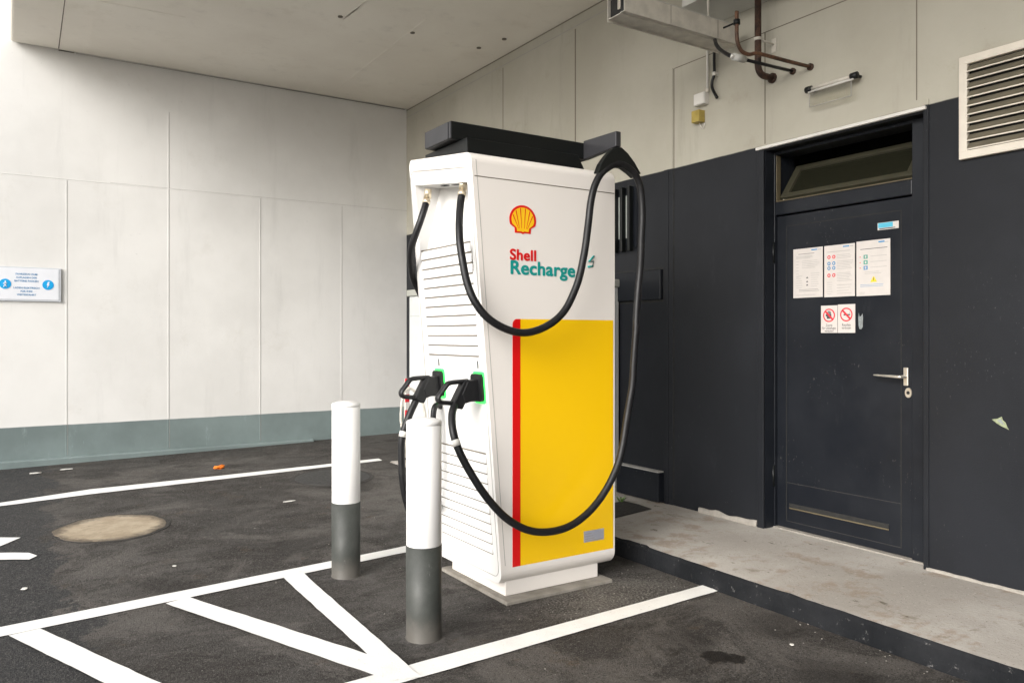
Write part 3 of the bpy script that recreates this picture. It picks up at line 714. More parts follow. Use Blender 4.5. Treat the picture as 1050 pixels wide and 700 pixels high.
# thick rusty pipe
def flange(mb, y, z, r, m): mb.tube([(SIDE - .001, y, z), (SIDE - .012, y, z)], [r, r], m, 20)
P = onX(792.5, 80.5); t = thing('rusty_pipe', 'thick rusty drain pipe dropping from the duct and bending into the wall', 'pipe', P)
xk = 4.055; mb = MB()
mb.tube([(xk, P.y, DUZ + .02), (xk, P.y, P.z + .06)] + [(xk + .055 * (1 - math.cos(q)), P.y, P.z + .06 - .06 * math.sin(q)) for q in (R(20), R(40), R(60), R(80), R(90))] + [(SIDE, P.y, P.z)], .021, 'rust', 16); obj('pipe', mb, t)
mb = MB(); flange(mb, P.y, P.z, .033, 'rust'); obj('flange', mb, t)
mb = MB(); zc = onY(779, 41, P.y).z; mb.tube([(xk, P.y, zc - .009), (xk, P.y, zc + .009)], .026, 'galvanised', 16); mb.tube([(xk + .02, P.y - .004, zc), (SIDE, P.y - .012, zc - .01)], .006, 'galvanised', 8); mb.box((SIDE - .006, P.y - .03, zc - .06), (SIDE - .001, P.y + .008, zc + .03), 'galvanised', .002); obj('bracket', mb, t)
# thin copper coloured pipe
P = onX(831.5, 69); t = thing('copper_pipe', 'thin rusty copper pipe curving down and running right into the wall', 'pipe', P)
q0 = onY(755.5, 17, 3.12); mb = MB()
pts = [onY(755.5, 12, 3.13), onY(755.5, 36, 3.13), onY(757, 46, 3.13), onY(761, 53, 3.13), onY(768, 56, 3.12), onY(775, 54.8, 3.11), onY(783, 56.3, 3.10), onY(806, 62.5, 3.085), (SIDE, P.y, P.z)]
mb.tube(spline(pts, 5), .0115, 'copper_rust', 12); obj('pipe', mb, t)
mb = MB(); flange(mb, P.y, P.z, .022, 'rust'); obj('flange', mb, t)
mb = MB(); c = onY(755.5, 23, 3.13); mb.tube([c + Vector((0, 0, -.014)), c + Vector((0, 0, .014))], .020, 'black_metal', 12); mb.tube([c, Vector((c.x, c.y + .1, c.z))], .006, 'black_metal', 8); obj('clamp', mb, t)
# black pipe with grey coupling
P = onX(813.5, 73.5); t = thing('black_conduit', 'black conduit with a grey coupling running under the copper pipe into the wall', 'conduit', P)
a = onY(752, 58.3, 3.22); b = onY(763.5, 61.3, 3.22)
mb = MB(); mb.tube([b, (SIDE, P.y, P.z)], .010, 'rubber', 12); obj('pipe', mb, t)
mb = MB(); mb.tube([a, b], .021, 'duct_paint', 16); mb.tube([a + (a - b) * .25, a], .012, 'white_plastic', 12); obj('coupling', mb, t)
mb = MB(); flange(mb, P.y, P.z, .021, 'rust'); obj('flange', mb, t)
mb = MB(); mb.tube(spline([onY(733, 40, 3.56), onY(735, 47, 3.45), onY(741, 53, 3.33), a + (a - b) * .25], 6), .012, 'rubber', 12); obj('hose', mb, t)
# hanging black hose with clip
mb = MB(); hy = 3.86; pts = [onX(732.3, 44, SIDE - .03), onX(732.3, 60, SIDE - .03), onX(732.3, 76, SIDE - .03), onX(730.2, 84, SIDE - .03), onX(730.5, 91, SIDE - .03), onX(735.2, 100.5, SIDE - .03)]
c = pts[2]
t = thing('black_hose', 'short black hose hanging from the trunking against the cream wall', 'hose', pts[-1])
mb.tube(spline(pts, 6), .0105, 'rubber', 12); obj('hose', mb, t)
mb = MB(); mb.tube([c + Vector((0, 0, -.012)), c + Vector((0, 0, .012))], .014, 'white_plastic', 12); mb.box((c.x + .008, c.y - .012, c.z - .01), (SIDE, c.y + .012, c.z + .01), 'white_plastic'); obj('clip', mb, t)
# white junction box with conduit, yellow box
a, b = onX(715.5, 111), onX(729.5, 94)
t = thing('junction_box', 'white junction box with a thin conduit above the yellow box', 'junction box', ((SIDE, (a.y + b.y) / 2, 3.0)))
mb = MB(); mb.box((SIDE - .05, b.y + .02, a.z), (SIDE - .001, a.y - .01, b.z), 'white_plastic', .005); obj('box', mb, t)
mb = MB(); mb.box((SIDE - .056, b.y + .024, a.z + .004), (SIDE - .05, a.y - .014, b.z - .004), 'white_plastic', .003); obj('cover', mb, t)
cy_ = onX(724.5, 90, SIDE - .03).y; mb = MB(); mb.tube([(SIDE - .022, cy_, b.z), (SIDE - .022, cy_, 3.46)], .008, 'white_plastic', 10); mb.tube([(SIDE - .022, cy_, b.z - .004), (SIDE - .022, cy_, b.z + .02)], .012, 'galvanised', 10); obj('conduit', mb, t)
a, b = onX(712.8, 128.5), onX(724, 113)
t = thing('yellow_box', 'small mustard yellow box on the wall below the white junction box', 'switch box', (SIDE, (a.y + b.y) / 2, a.z))
mb = MB(); mb.box((SIDE - .06, b.y + .01, a.z), (SIDE - .001, a.y - .02, b.z), 'yellow_box', .003); mb.box((SIDE - .062, b.y + .02, a.z + .012), (SIDE - .06, a.y - .03, b.z - .012), 'yellow_box'); obj('box', mb, t)
mb = MB(); mb.tube(spline([(SIDE - .02, a.y - .06, a.z), (SIDE - .02, a.y - .075, a.z - .03), (SIDE - .012, a.y - .09, a.z - .045), (SIDE - .01, a.y - .10, a.z - .01)], 5), .003, 'white_plastic', 6); obj('wire', mb, t)
# tube lamp with hanging clear panel
a, b = onX(829.5, 92.3, SIDE - .06), onX(876, 77.6, SIDE - .06)
zt_ = (a.z + b.z) / 2
t = thing('tube_lamp', 'unlit tube lamp with clear hanging panel on the wall above the door', 'lamp', (SIDE - .06, (a.y + b.y) / 2, zt_))
mb = MB(); mb.tube([(SIDE - .06, b.y, zt_), (SIDE - .06, a.y, zt_)], .010, 'galvanised', 14); mb.tube([(SIDE - .066, b.y, zt_ - .018), (SIDE - .066, a.y, zt_ - .018)], .006, 'white_plastic', 10); obj('tube', mb, t)
for y in (a.y, b.y):
    mb = MB(); mb.tube([(SIDE - .06, y - .02, zt_), (SIDE - .06, y + .02, zt_)], .020, 'black_metal', 12); mb.tube([(SIDE - .06, y, zt_), (SIDE, y, zt_ + .005)], .010, 'black_metal', 8); obj('bracket', mb, t)
mb = MB(); zpb = onX(829.5, 110.5, SIDE - .06).z; y0_, y1_ = b.y + .02, a.y - .005
mb.box((SIDE - .063, y0_, zpb), (SIDE - .060, y1_, zt_ - .012), 'clear_plastic')
for p1, p2 in (((y0_, zpb), (y0_, zt_)), ((y1_, zpb), (y1_, zt_)), ((y0_, zpb), (y1_, zpb))): mb.tube([(SIDE - .0615, p1[0], p1[1]), (SIDE - .0615, p2[0], p2[1])], .0028, 'seam_grey', 6)
obj('clear_panel', mb, t)

# ------------------------------------------------------------------ sign on the back wall
c = onY(27.5, 292, BACK); XS = BACK - .02
t = thing('wall_sign', 'pale blue sign with walking and charging symbols on the white back wall', 'sign', (c.x, BACK, 1.71))
hw, hh = .288, .165; zc = 1.875
mb = MB(); mb.box((c.x - hw, XS, zc - hh), (c.x + hw, BACK - .0045 - .001, zc + hh), 'sign_frame', .004); obj('frame', mb, t)
mb = MB(); mb.box((c.x - hw + .016, XS - .003, zc - hh + .018), (c.x + hw - .022, XS, zc + hh - .012), 'sign_white', .001); obj('panel', mb, t)
mb = MB()
for i, s in enumerate(['FAHRZEUG ZUM', 'AUFLADEN DER', 'BATTERIE PARKEN', None, 'LADEN ELEKTRISCH', 'FÜR IHRE', 'WEITERFAHRT']):
    if s: text_into(mb, s, 'ink_blue', lambda u, v, w, i=i: Vector((c.x - .003 + u, XS - .0036 - w, zc + .088 - .033 * i + v)), .024, 'CENTER', th=.0003, bold=.0004)
obj('lettering', mb, t)
for sx_, kind in ((-1, 'walk'), (1, 'bolt')):
    cx_ = c.x + sx_ * .176; cz_ = zc - .002; f = lambda u, v: Vector((cx_ + u, XS - .0055, cz_ + v))
    mb = MB(); mb.disc((cx_, XS - .0034, cz_), (0, -1, 0), .048, 'sign_blue', .002, 36)
    if kind == 'walk':
        mb.disc(f(.002, .024), (0, -1, 0), .007, 'sign_white', .001, 14)
        for a_, b_ in (((0, .016), (0, -.006)), ((0, -.006), (-.012, -.03)), ((0, -.006), (.012, -.03)), ((0, .014), (-.015, .0)), ((0, .014), (.014, .002))): mb.tube([f(*a_), f(*b_)], .004, 'sign_white', 6)
    else:
        mb.prism([f(u, v) for u, v in ((-.002, .03), (.014, .03), (.006, .008), (.014, .008), (-.010, -.032), (-.004, -.004), (-.012, -.004))], (0, -.001, 0), 'sign_white')
    obj('symbol', mb, t)

# ------------------------------------------------------------------ grey cabinets behind the charger
t = thing('electric_cabinet', 'large grey electrical cabinet behind the charger against the wall', 'cabinet', (3.78, 6.0, SLAB))
x0, x1, y0, y1, zc1 = 3.39, SIDE - .012, 4.85, 7.16, 1.77
mb = MB(); mb.box((x0, y0, .02), (x1, y1, .16), 'cabinet_olive', .004); obj('plinth', mb, t)
mb = MB(); mb.box((x0 + .012, y0 + .012, .16), (x1 - .004, y1 - .012, zc1), 'cabinet_grey', .008); obj('housing', mb, t)
mb = MB(); mb.box((x0 - .01, y0 - .01, zc1), (x1, y1 + .01, 1.835), 'cabinet_olive', .010); obj('roof', mb, t)
for k in range(3):
    yy = y0 + .05 + k * .75; mb = MB()
    mb.box((x0 + .004, yy, .20), (x0 + .013, yy + .72, 1.56), 'cabinet_grey', .003); mb.box((x0 + .004, yy, 1.575), (x0 + .013, yy + .72, 1.75), 'cabinet_grey', .003); obj('door', mb, t)
mb = MB(); mb.box((x0 + .3, y0 + .006, .20), (x1 - .06, y0 + .013, 1.74), 'cabinet_olive', .003); obj('door', mb, t)

# striped marker and loose grey cable between back wall and charger
a = onY(419, 398, 7.4)
mb = MB(); pA, pB = onY(417.5, 388, 7.4), onY(418.5, 436, 7.4); n = 6
for i in range(n): mb.box((pA.x - .02, 7.39, pB.z + (pA.z - pB.z) * i / n), (pA.x + .02, 7.41, pB.z + (pA.z - pB.z) * (i + 1) / n - .001), 'safety_red' if i % 2 else 'white_plastic')
pC, pD = onY(423, 418, 7.4), onY(423, 424, 7.4); mb.box((pC.x - .03, 7.38, pD.z), (pC.x + .03, 7.42, pC.z), 'safety_red', .004)
mb.box((pA.x - .02, 7.415, g(3.3, 7.4)), (pA.x + .02, 7.435, pA.z), 'galvanised')
tag(obj('marker_post', mb, loc=(pA.x, 7.4, g(3.3, 7.4))), 'slim red and white striped marker post seen between plug and back wall', 'marker post')
mb = MB(); mb.tube(spline([onY(414, 402, 6.6), onY(412, 412, 6.6), onY(411, 428, 6.6), onY(412.5, 440, 6.6), onY(416, 450, 6.6), onY(420, 470, 6.6), onY(426, 470, 6.6), onY(434, 455, 6.6), onY(436, 430, 6.6), onY(434, 415, 6.6), onY(428, 404, 6.6), onY(420, 398, 6.6), onY(414, 402, 6.6)], 5), .012, 'galvanised', 8)
tag(obj('cable_loop', mb, loc=onY(420, 470, 6.6)), 'hanging loop of thin grey cable behind the far charging plug', 'cable')

# ------------------------------------------------------------------ bollards
def bollard(c, label):
    t = thing('bollard', label, 'bollard', c, 'bollards guarding the charger'); r = .0825
    mb = MB(); mb.lathe([(r + .003, -.03), (r + .003, .0), (r - .001, .012), (r - .001, .10), (r, .425)], c, 'grey_sleeve', 48); obj('lower_sleeve', mb, t)
    mb = MB(); mb.lathe([(r - .004, .42), (r - .002, .4255), (r - .002, .972)], c, 'bollard_white', 48); obj('post', mb, t)
    mb = MB(); mb.lathe([(r - .006, .970), (r - .001, .975), (r - .001, .986), (r - .008, .993), (r * .6, 1.001), (r * .2, 1.005), (.002, 1.0055)], c, 'bollard_white', 48); obj('cap', mb, t)
    return t
p1 = onG(434.7, 652.5); p2 = onG(354.8, 589.5)
b1 = bollard(p1, 'nearest white and grey bollard, in front of the charger grille')
b2 = b1.copy(); COL.objects.link(b2); b2.location = (p2.x, p2.y, g(p2.x, p2.y)); b2['label'] = 'farther white and grey bollard standing alone left of the charger'
for ch in b1.children:
    cc = ch.copy(); COL.objects.link(cc); cc.parent = b2


# ------------------------------------------------------------------ the charger
FY, BY, RX = 3.42, 4.14, 2.912                              # front face, far face, right face
def lx(z): return 1.969 + (2.155 - 1.969) * (2.283 - z) / (2.283 - .081)
def tilt(y): return .09 * (y - FY) / (BY - FY)
ch = thing('ev_charger', 'tall white and yellow fast charging station with two black cables and plugs', 'charging station', (2.5, 3.78, 0))
ZT, ZB = 2.305, .085
bm = bmesh.new(); V = {}
for k, (x_, z_) in {'tl': (lx(ZT), ZT), 'tr': (RX, ZT), 'br': (RX, ZB), 'bl': (lx(ZB), ZB)}.items():
    for s_, y_ in (('n', FY), ('f', BY)): V[k + s_] = bm.verts.new((x_, y_, z_ + (tilt(y_) if k[0] == 't' else 0)))
def face(*n_): bm.faces.new([V[i] for i in n_])
face('tln', 'bln', 'brn', 'trn'); face('tlf', 'trf', 'brf', 'blf'); face('tln', 'tlf', 'blf', 'bln'); face('trn', 'brn', 'brf', 'trf'); face('tln', 'trn', 'trf', 'tlf'); face('bln', 'blf', 'brf', 'brn')
bmesh.ops.recalc_face_normals(bm, faces=bm.faces[:])
def edge(a, b): return [e for e in bm.edges if set(e.verts) == {V[a], V[b]}][0]
top_e = [edge('tln', 'trn'), edge('tlf', 'trf')]
bmesh.ops.bevel(bm, geom=[edge('bln', 'brn'), edge('blf', 'brf')], offset=.075, segments=8, affect='EDGES', profile=.5)
bmesh.ops.bevel(bm, geom=[e for e in top_e if e.is_valid], offset=.045, segments=6, affect='EDGES', profile=.5)
def near_edges(test): return [e for e in bm.edges if all(test(v.co) for v in e.verts)]
es = [e for e in bm.edges if abs((e.verts[0].co - e.verts[1].co).y) > .4 and abs((e.verts[0].co - e.verts[1].co).z) < .15 and abs((e.verts[0].co - e.verts[1].co).x) < .05]
def grp(xr, up): return [e for e in es if (e.verts[0].co.z > 1) == up and (e.verts[0].co.x > 2.5) == xr]
for xr, up, o_ in ((True, True, .085), (True, False, .05), (False, True, .035), (False, False, .03)):
    ee = [e for e in bm.edges if e.is_valid and abs((e.verts[0].co - e.verts[1].co).y) > .4 and abs((e.verts[0].co - e.verts[1].co).x) < .05 and (e.verts[0].co.z > 1) == up and (e.verts[0].co.x > 2.5) == xr and abs(e.calc_face_angle(0)) > 1]
    if ee: bmesh.ops.bevel(bm, geom=ee, offset=o_, segments=6, affect='EDGES', profile=.5)
me = bpy.data.meshes.new('body'); base = Vector(ch.location)
for v in bm.verts: v.co -= base
bm.to_mesh(me); bm.free()
body = link_obj('body', me, ch, None)
me.materials.append(M['charger_side'])
# recess under the hood
cut = MB(); ry0, ry1 = FY + .055, BY - .06
def rz(y): return 2.155 + tilt(y) * 1.05
P = lambda x_, y_, z_: Vector((x_, y_, z_))
vs = []
for y_ in (ry0, ry1):
    zt_ = rz(y_); vs += [P(lx(1.70) - .001, y_, 1.70), P(lx(zt_) + .17, y_, zt_), P(lx(zt_) - .08, y_, zt_), P(lx(1.7) - .08, y_, 1.70)]
cut.add(vs, [[0, 1, 2, 3], [7, 6, 5, 4], [0, 4, 5, 1], [1, 5, 6, 2], [2, 6, 7, 3], [3, 7, 4, 0]], 'charger_white')
co = obj('cutter', cut, ch)
bmn = bmesh.new(); bmn.from_mesh(co.data); bmesh.ops.recalc_face_normals(bmn, faces=bmn.faces[:]); bmn.to_mesh(co.data); bmn.free()
md = body.modifiers.new('b', 'BOOLEAN'); md.object = co; md.solver = 'EXACT'
bpy.context.view_layer.update()
bv = body.modifiers.new('bev', 'BEVEL'); bv.width = .017; bv.segments = 3; bv.limit_method = 'ANGLE'; bv.angle_limit = R(35)
bpy.context.view_layer.update()
nm = bpy.data.meshes.new_from_object(body.evaluated_get(bpy.context.evaluated_depsgraph_get()))
body.modifiers.clear(); body.data = nm; bpy.data.objects.remove(co)
nm.materials.clear(); nm.materials.append(M['charger_side']); nm.materials.append(M['charger_white'])
for p in nm.polygons:
    p.use_smooth = False
    c_ = p.center + base
    if c_.x < lx(c_.z) + .19 and c_.y > FY + .012 and p.normal.x < .3 and c_.z < 2.31: p.material_index = 1

# left face: sloping frame vectors
SL = Vector((lx(0) - lx(1), 0, -1)).normalized()             # downwards along the face
NL = Vector((SL.z, 0, -SL.x)).normalized()
if NL.x > 0: NL = -NL
def LF(y, z, w=0): return Vector((lx(z), y, z)) + NL * w
# louvre panels
def louvres(name, ztop, pitch, n, depth, y0, y1):
    mb = MB(); prof = [(ztop + .035, .0005), (ztop + .035, .004)]
    for i in range(n):
        z = ztop - i * pitch
        prof += [(z + .0035, .004), (z + .0035, -depth * .0), (z - .0035, .0008), (z - .0035, .003)] if depth < .003 else [(z + .003, .004 + depth), (z, .0015), (z - .004, .0015), (z - .006, .004)]
        prof += [(z - pitch * .5, .004 + depth * .35)] if depth >= .003 else []
    prof += [(ztop - n * pitch + .012, .004), (ztop - n * pitch + .012, .0005)]
    vs = [];
    for y_ in (y0, y1): vs += [LF(y_, z, w) for z, w in prof]
    k = len(prof); mb.add(vs, [[i, i + 1, k + i + 1, k + i] for i in range(k - 1)], 'charger_white')
    mb.add(vs, [list(range(k)), list(range(k, 2 * k))[::-1]], 'charger_white')
    for i in range(n):
        z = ztop - i * pitch
        mb.prism([LF(y0 + .014, z + .0028, .0047), LF(y1 - .014, z + .0028, .0047), LF(y1 - .014, z - .0026, .0047), LF(y0 + .014, z - .0026, .0047)], NL * .0006, 'seam_grey' if depth > .003 else 'seam_brown')
    return obj(name, mb, ch)
# the cover plate: one flat panel with rounded border, louvre slots on top
gy0, gy1 = FY + .062, BY - .085
def slot_panel(name, ztop, n, pitch, relief):
    mb = MB()
    for i in range(n):
        z = ztop - i * pitch; za, zb_ = z - .0045, z - pitch + .0045
        # every slat: thin wedge leaning out at its lower edge, so a dark undercut line lies below it
        a0, a1 = .0008, .002 + relief
        vs = []
        for y_ in (gy0, gy1): vs += [LF(y_, za, .0), LF(y_, za, a0), LF(y_, zb_ + .003, a1), LF(y_, zb_, a1), LF(y_, zb_, .0)]
        mb.add(vs, [[0, 1, 6, 5], [1, 2, 7, 6], [2, 3, 8, 7], [3, 4, 9, 8], [0, 5, 9, 4], [4, 3, 2, 1, 0], [5, 6, 7, 8, 9]], 'charger_white')
    for i in range(n + 1):
        z = ztop - i * pitch
        mb.prism([LF(gy0 + .004, z + .0042, .0006), LF(gy1 - .004, z + .0042, .0006), LF(gy1 - .004, z - .0042, .0006), LF(gy0 + .004, z - .0042, .0006)], NL * .0006, 'seam_brown')
    return obj(name, mb, ch)
slot_panel('louvre_grille', 1.862, 11, .0536, .0035)
slot_panel('louvre_grille', .766, 10, .0525, .006)
# thin border seam round the grille face
mb = MB(); by0, by1, bz0, bz1, br = FY + .022, BY - .022, .125, 2.24, .05
pts = []
for (cy_, cz_, a0) in ((by1 - br, bz1 - br + .08, 0), (by0 + br, bz1 - br, 90), (by0 + br, bz0 + br, 180), (by1 - br, bz0 + br, 270)):
    for k in range(7):
        a_ = R(a0 + 15 * k); pts.append(LF(cy_ + br * math.cos(a_), cz_ + br * math.sin(a_), .0008))
pts.append(pts[0]); mb.tube(pts, .0018, 'seam_grey', 6); obj('border_seam', mb, ch)
# seams on the long side
mb = MB()
mb.box((lx(2.187) + .012, FY - .0008, 2.184), (RX - .004, FY + .01, 2.189), 'seam_brown')
mb.prism([(lx(z) + .026 + o_, FY - .0008, z) for z, o_ in ((2.27, 0), (.19, 0), (.19, .003), (2.27, .003))], (0, .003, 0), 'seam_grey'); obj('side_seam', mb, ch)
# base
mb = MB(); mb.box((2.197, 3.456, .018), (2.817, 4.035, .10), 'charger_side', .004); obj('plinth', mb, ch)
# wraps
def rnd(x0, x1, z0, z1, y, r, which, n=6):
    P = []
    for cx_, cz_, a0, k_ in ((x1, z1, 0, 'tr'), (x0, z1, 90, 'tl'), (x0, z0, 180, 'bl'), (x1, z0, 270, 'br')):
        if k_ in which:
            sx_ = -1 if k_[1] == 'r' else 1; sz_ = -1 if k_[0] == 't' else 1
            P += [(cx_ + sx_ * r + r * math.cos(R(a0 + 90 * i / n)), y, cz_ + sz_ * r + r * math.sin(R(a0 + 90 * i / n))) for i in range(n + 1)]
        else: P.append((cx_, y, cz_))
    return [Vector(p) for p in P]
mb = MB(); mb.prism(rnd(2.268, RX - .0135, .176, 1.467, FY - .0012, .02, ()), (0, .003, 0), 'yellow_wrap'); obj('yellow_panel', mb, ch)
mb = MB(); mb.prism(rnd(2.218, 2.2675, .176, 1.467, FY - .0013, .028, ('tl',)), (0, .003, 0), 'red_wrap'); obj('red_stripe', mb, ch)
# shell emblem
ec = onY(536, 225.2, FY); es_ = .080
def scal(r, base, n=60, scallop=0):
    P = []
    for k in range(n + 1):
        a_ = R(202 - 224 * k / n); rr = r * (1 + scallop * abs(math.sin(math.radians(3.5 * 180) * k / n * 1.0)))
        P.append((rr * math.cos(a_) * 1.02, rr * math.sin(a_)))
    bw_, bz_ = .60 * base, -.92 * (base * .5 + .5)
    P += [(.60 * base + .03, -.56), (bw_, bz_), (.16 * base, bz_ + .02), (0, bz_ - .05 * base), (-.16 * base, bz_ + .02), (-bw_, bz_), (-.60 * base - .03, -.56)]
    return P
def E(u, v, y): return Vector((ec.x + u * es_ * 1.03, FY + y, ec.z - .002 + v * es_ * .96))
mb = MB(); mb.prism([E(u, v, -.0015) for u, v in scal(1, 1)], (0, .002, 0), 'red_wrap')
mb.prism([E(u, v, -.0022) for u, v in scal(.84, .74, scallop=0)], (0, .002, 0), 'emblem_yellow')
for k in range(6):
    a_ = R(90 + (k - 2.5) * 27); tip = (.80 * math.cos(a_) * 1.02, .80 * math.sin(a_)); b_ = (.34 * math.cos(R(90 + (k - 2.5) * 34)), -.60)
    d = Vector((tip[0] - b_[0], 0, tip[1] - b_[1])).normalized(); s_ = Vector((d.z, 0, -d.x))
    p0, p1_ = E(b_[0], b_[1], -.0028), E(tip[0], tip[1], -.0028)
    mb.prism([p0 + s_ * .0010, p1_ + s_ * .0028, p1_ - s_ * .0028, p0 - s_ * .0010], (0, .001, 0), 'red_wrap')
obj('emblem', mb, ch)
# lettering
def ff(x_, z_): return lambda u, v, w: Vector((x_ + u, FY - .0010 - w, z_ + v))
p = onY(522.3, 266.5, FY); q = onY(551, 266, FY)
mb = MB()
def bold_text(mb, word, m, x_, z_, size, sx, sp_, e):
    for k, (du, dv) in enumerate(((0, 0), (e, 0), (-e, 0), (0, e * .8), (0, -e * .8), (e * .7, e * .6), (-e * .7, e * .6), (e * .7, -e * .6), (-e * .7, -e * .6))):
        f0 = ff(x_ + du, z_ + dv); text_into(mb, word, m, lambda u, v, w: f0(u, v, w + .00012 * k), size, th=.0002, sx=sx, spacing=sp_)
bold_text(mb, 'Shell', 'red_wrap', 2.2, 1.776, .078, 1.10, 1.05, .0030); obj('lettering', mb, ch)
mb = MB(); bold_text(mb, 'Recharge', 'teal_ink', 2.2, 1.702, .099, 1.12, 1.03, .0036)
zz = onY(606, 268, FY)
mb.tube([E_ + Vector((0, -.0005, 0)) for E_ in (onY(609, 262.5, FY), onY(603.5, 268.5, FY), onY(608.5, 268, FY), onY(607.5, 273, FY), onY(602.5, 273.5, FY))], .0055, 'teal_ink', 6); obj('lettering', mb, ch)
# silver rating label
a, b = onY(598.5, 556, FY), onY(619, 543.5, FY)
mb = MB(); mb.box((a.x, FY - .0022, a.z), (b.x, FY - .0010, a.z + .062), 'sticker_silver')
for i in range(3): mb.box((a.x + .008, FY - .0026, a.z + .016 + .014 * i), (a.x + .075 - .01 * i, FY - .0022, a.z + .019 + .014 * i), 'ink_grey')
mb.box((a.x + .01, FY - .0026, a.z + .004), (b.x - .01, FY - .0022, a.z + .009), 'ink_grey'); obj('rating_label', mb, ch)
# top platform, rail and swing arm
mb = MB(); px = [(1.975, 2.39), (2.69, 2.39), (2.745, 2.30), (2.735, 2.25), (2.0, 2.25), (1.98, 2.30)]
mb.prism([Vector((x_, 3.475, z_)) for x_, z_ in px], (0, .47, 0), 'black_metal', .004); obj('top_plate', mb, ch)
mb = MB(); mb.box((1.924, 3.55, 2.392), (2.832, 3.845, 2.486), 'black_metal', .007); rail = obj('cable_rail', mb, ch)
mb = MB(); mb.box((1.9195, 3.575, 2.395), (1.924, 3.838, 2.483), 'lit_metal', .002); mb.box((1.9215, 3.551, 2.396), (1.93, 3.568, 2.482), 'lit_metal', .002); obj('end_cap', mb, rail)
mb = MB(); bm = bmesh.new()
A = [Vector((2.788, 3.552, 2.388)), Vector((2.788, 3.552, 2.496)), Vector((2.788, 3.265, 2.492)), Vector((2.788, 3.265, 2.408))]
mb.prism(A, (.036, 0, 0), 'lit_metal', .004); arm = obj('swing_arm', mb, rail)
# far-side arm, partly hidden
# saddle hanger
hyc = 3.285
HP = [(629, 152), (637.5, 151), (644, 157), (651, 166.5), (657.5, 178), (652, 182), (646, 176.5), (639, 171.6), (631, 170.6), (624.5, 173), (619, 178), (613.5, 177), (617, 167.5), (623, 159)]
mb = MB(); mb.prism([onY(x_, y_, hyc - .022) for x_, y_ in HP], (0, .044, 0), 'black_metal', .004); obj('cable_saddle', mb, ch)
# ---- cables
def cable(pts, name='charging_cable', r=.0196):
    mb = MB(); P = spline([onY(*p) if isinstance(p, tuple) and len(p) == 3 and p[0] > 50 else Vector(p) for p in pts], 7)
    P = [p_ + Vector((noise.noise(p_ * 5), noise.noise(p_ * 5 + Vector((9, 0, 0))), noise.noise(p_ * 5 + Vector((0, 9, 0))))) * .006 for p_ in P]
    mb.tube(P, r, 'rubber', 14); return obj(name, mb, ch), P
YC = 3.275
c1, P1 = cable([(474.3, 199, 3.555), (472.6, 212, 3.53), (471.3, 232, 3.47), (473, 258, 3.42), (478.5, 287, 3.375), (487.5, 310, 3.34), (502, 327.5, 3.315), (522, 338.5, 3.30), (543, 341, 3.295), (562, 334, 3.29), (579, 318, 3.285), (591, 294, 3.28), (598, 266, YC), (602.5, 236, YC), (606, 208, YC), (611, 188, YC), (619.5, 175.5, YC), (634, 168, YC), (647.5, 175.5, YC), (655.5, 189, YC), (658.5, 210, YC), (658.3, 240, YC), (656, 280, YC), (653.5, 320, YC), (650.5, 360, YC), (647, 400, YC), (642.5, 437, YC), (635, 470, YC), (623, 499, YC), (606, 522, 3.28), (585, 538, 3.28), (562, 545, 3.29), (540, 542.5, 3.295), (519, 530.5, 3.30), (500, 510, 3.315), (484, 487, 3.34), (471.5, 463, 3.37), (464.8, 442, 3.41), (463.5, 425, 3.46), (467, 414, 3.495)])
c2, P2 = cable([(436.6, 208, 3.975), (432.5, 222, 3.96), (426.5, 240, 3.99), (421.5, 258, 4.05), (422, 276, 4.14), (428, 294, 4.22), (2.2, 4.27, 1.50), (2.45, 4.28, 1.42), (2.68, 4.28, 1.62), (2.8, 4.28, 2.1), (2.83, 4.28, 2.36), (2.87, 4.28, 2.2), (2.93, 4.28, 1.6), (2.88, 4.28, .9), (2.6, 4.28, .45), (2.25, 4.25, .33), (1.98, 4.1, .38), (424, 536, 3.98), (417, 515, 3.93), (412.8, 490, 3.92), (411.8, 465, 3.92), (413.5, 445, 3.92), (420, 425, 3.925), (426.5, 411, 3.93)])
c3, P3 = cable([(452, 416, 3.96), (448.5, 415, 3.93), (445.8, 418, 3.91), (444.6, 426, 3.905), (444.4, 445, 3.905), (443, 475, 3.905), (440, 500, 3.93), (441, 512, 3.95), (445, 518, 3.99), (449, 519, 4.03)], 'short_cable', .0165)
for P_, c_ in ((P1, c1), (P2, c2)):
    a, b = P_[0], P_[1]; d = (a - b).normalized(); top = a + d * .03
    mb = MB(); mb.tube([a - d * .01, a + d * .012, a + d * .013, a + d * .026, a + d * .027, Vector((a.x + .012, a.y, a.z + .075))], [.022, .022, .017, .017, .022, .019], 'brass', 14); obj('gland', mb, c_)
def band(P_, k, c_):
    mb = MB(); mb.tube([P_[k], P_[k + 1], P_[k + 2]], .0212, 'white_plastic', 14); obj('label_band', mb, c_)
def nearest(P_, px, py, Y): 
    q = onY(px, py, Y); return min(range(len(P_) - 1), key=lambda i: (P_[i] - q).length)
band(P1, nearest(P1, 467.5, 456, 3.37), c1); band(P2, nearest(P2, 412.5, 448, 3.92), c2)
# slots in the recess ceiling
mb = MB()
for y_, dx in ((3.80, .05), (3.86, .08), (3.70, .06)):
    z_ = rz(y_) - .0018; mb.prism([Vector((lx(z_) + dx + u * .011, y_ + v * .042, z_ + tilt(y_ + v * .042) - tilt(y_))) for u, v in ((-1, -.8), (0, -1), (1, -.8), (1, .8), (0, 1), (-1, .8))], (0, 0, -.0008), 'dark_gap')
obj('recess_slot', mb, ch)
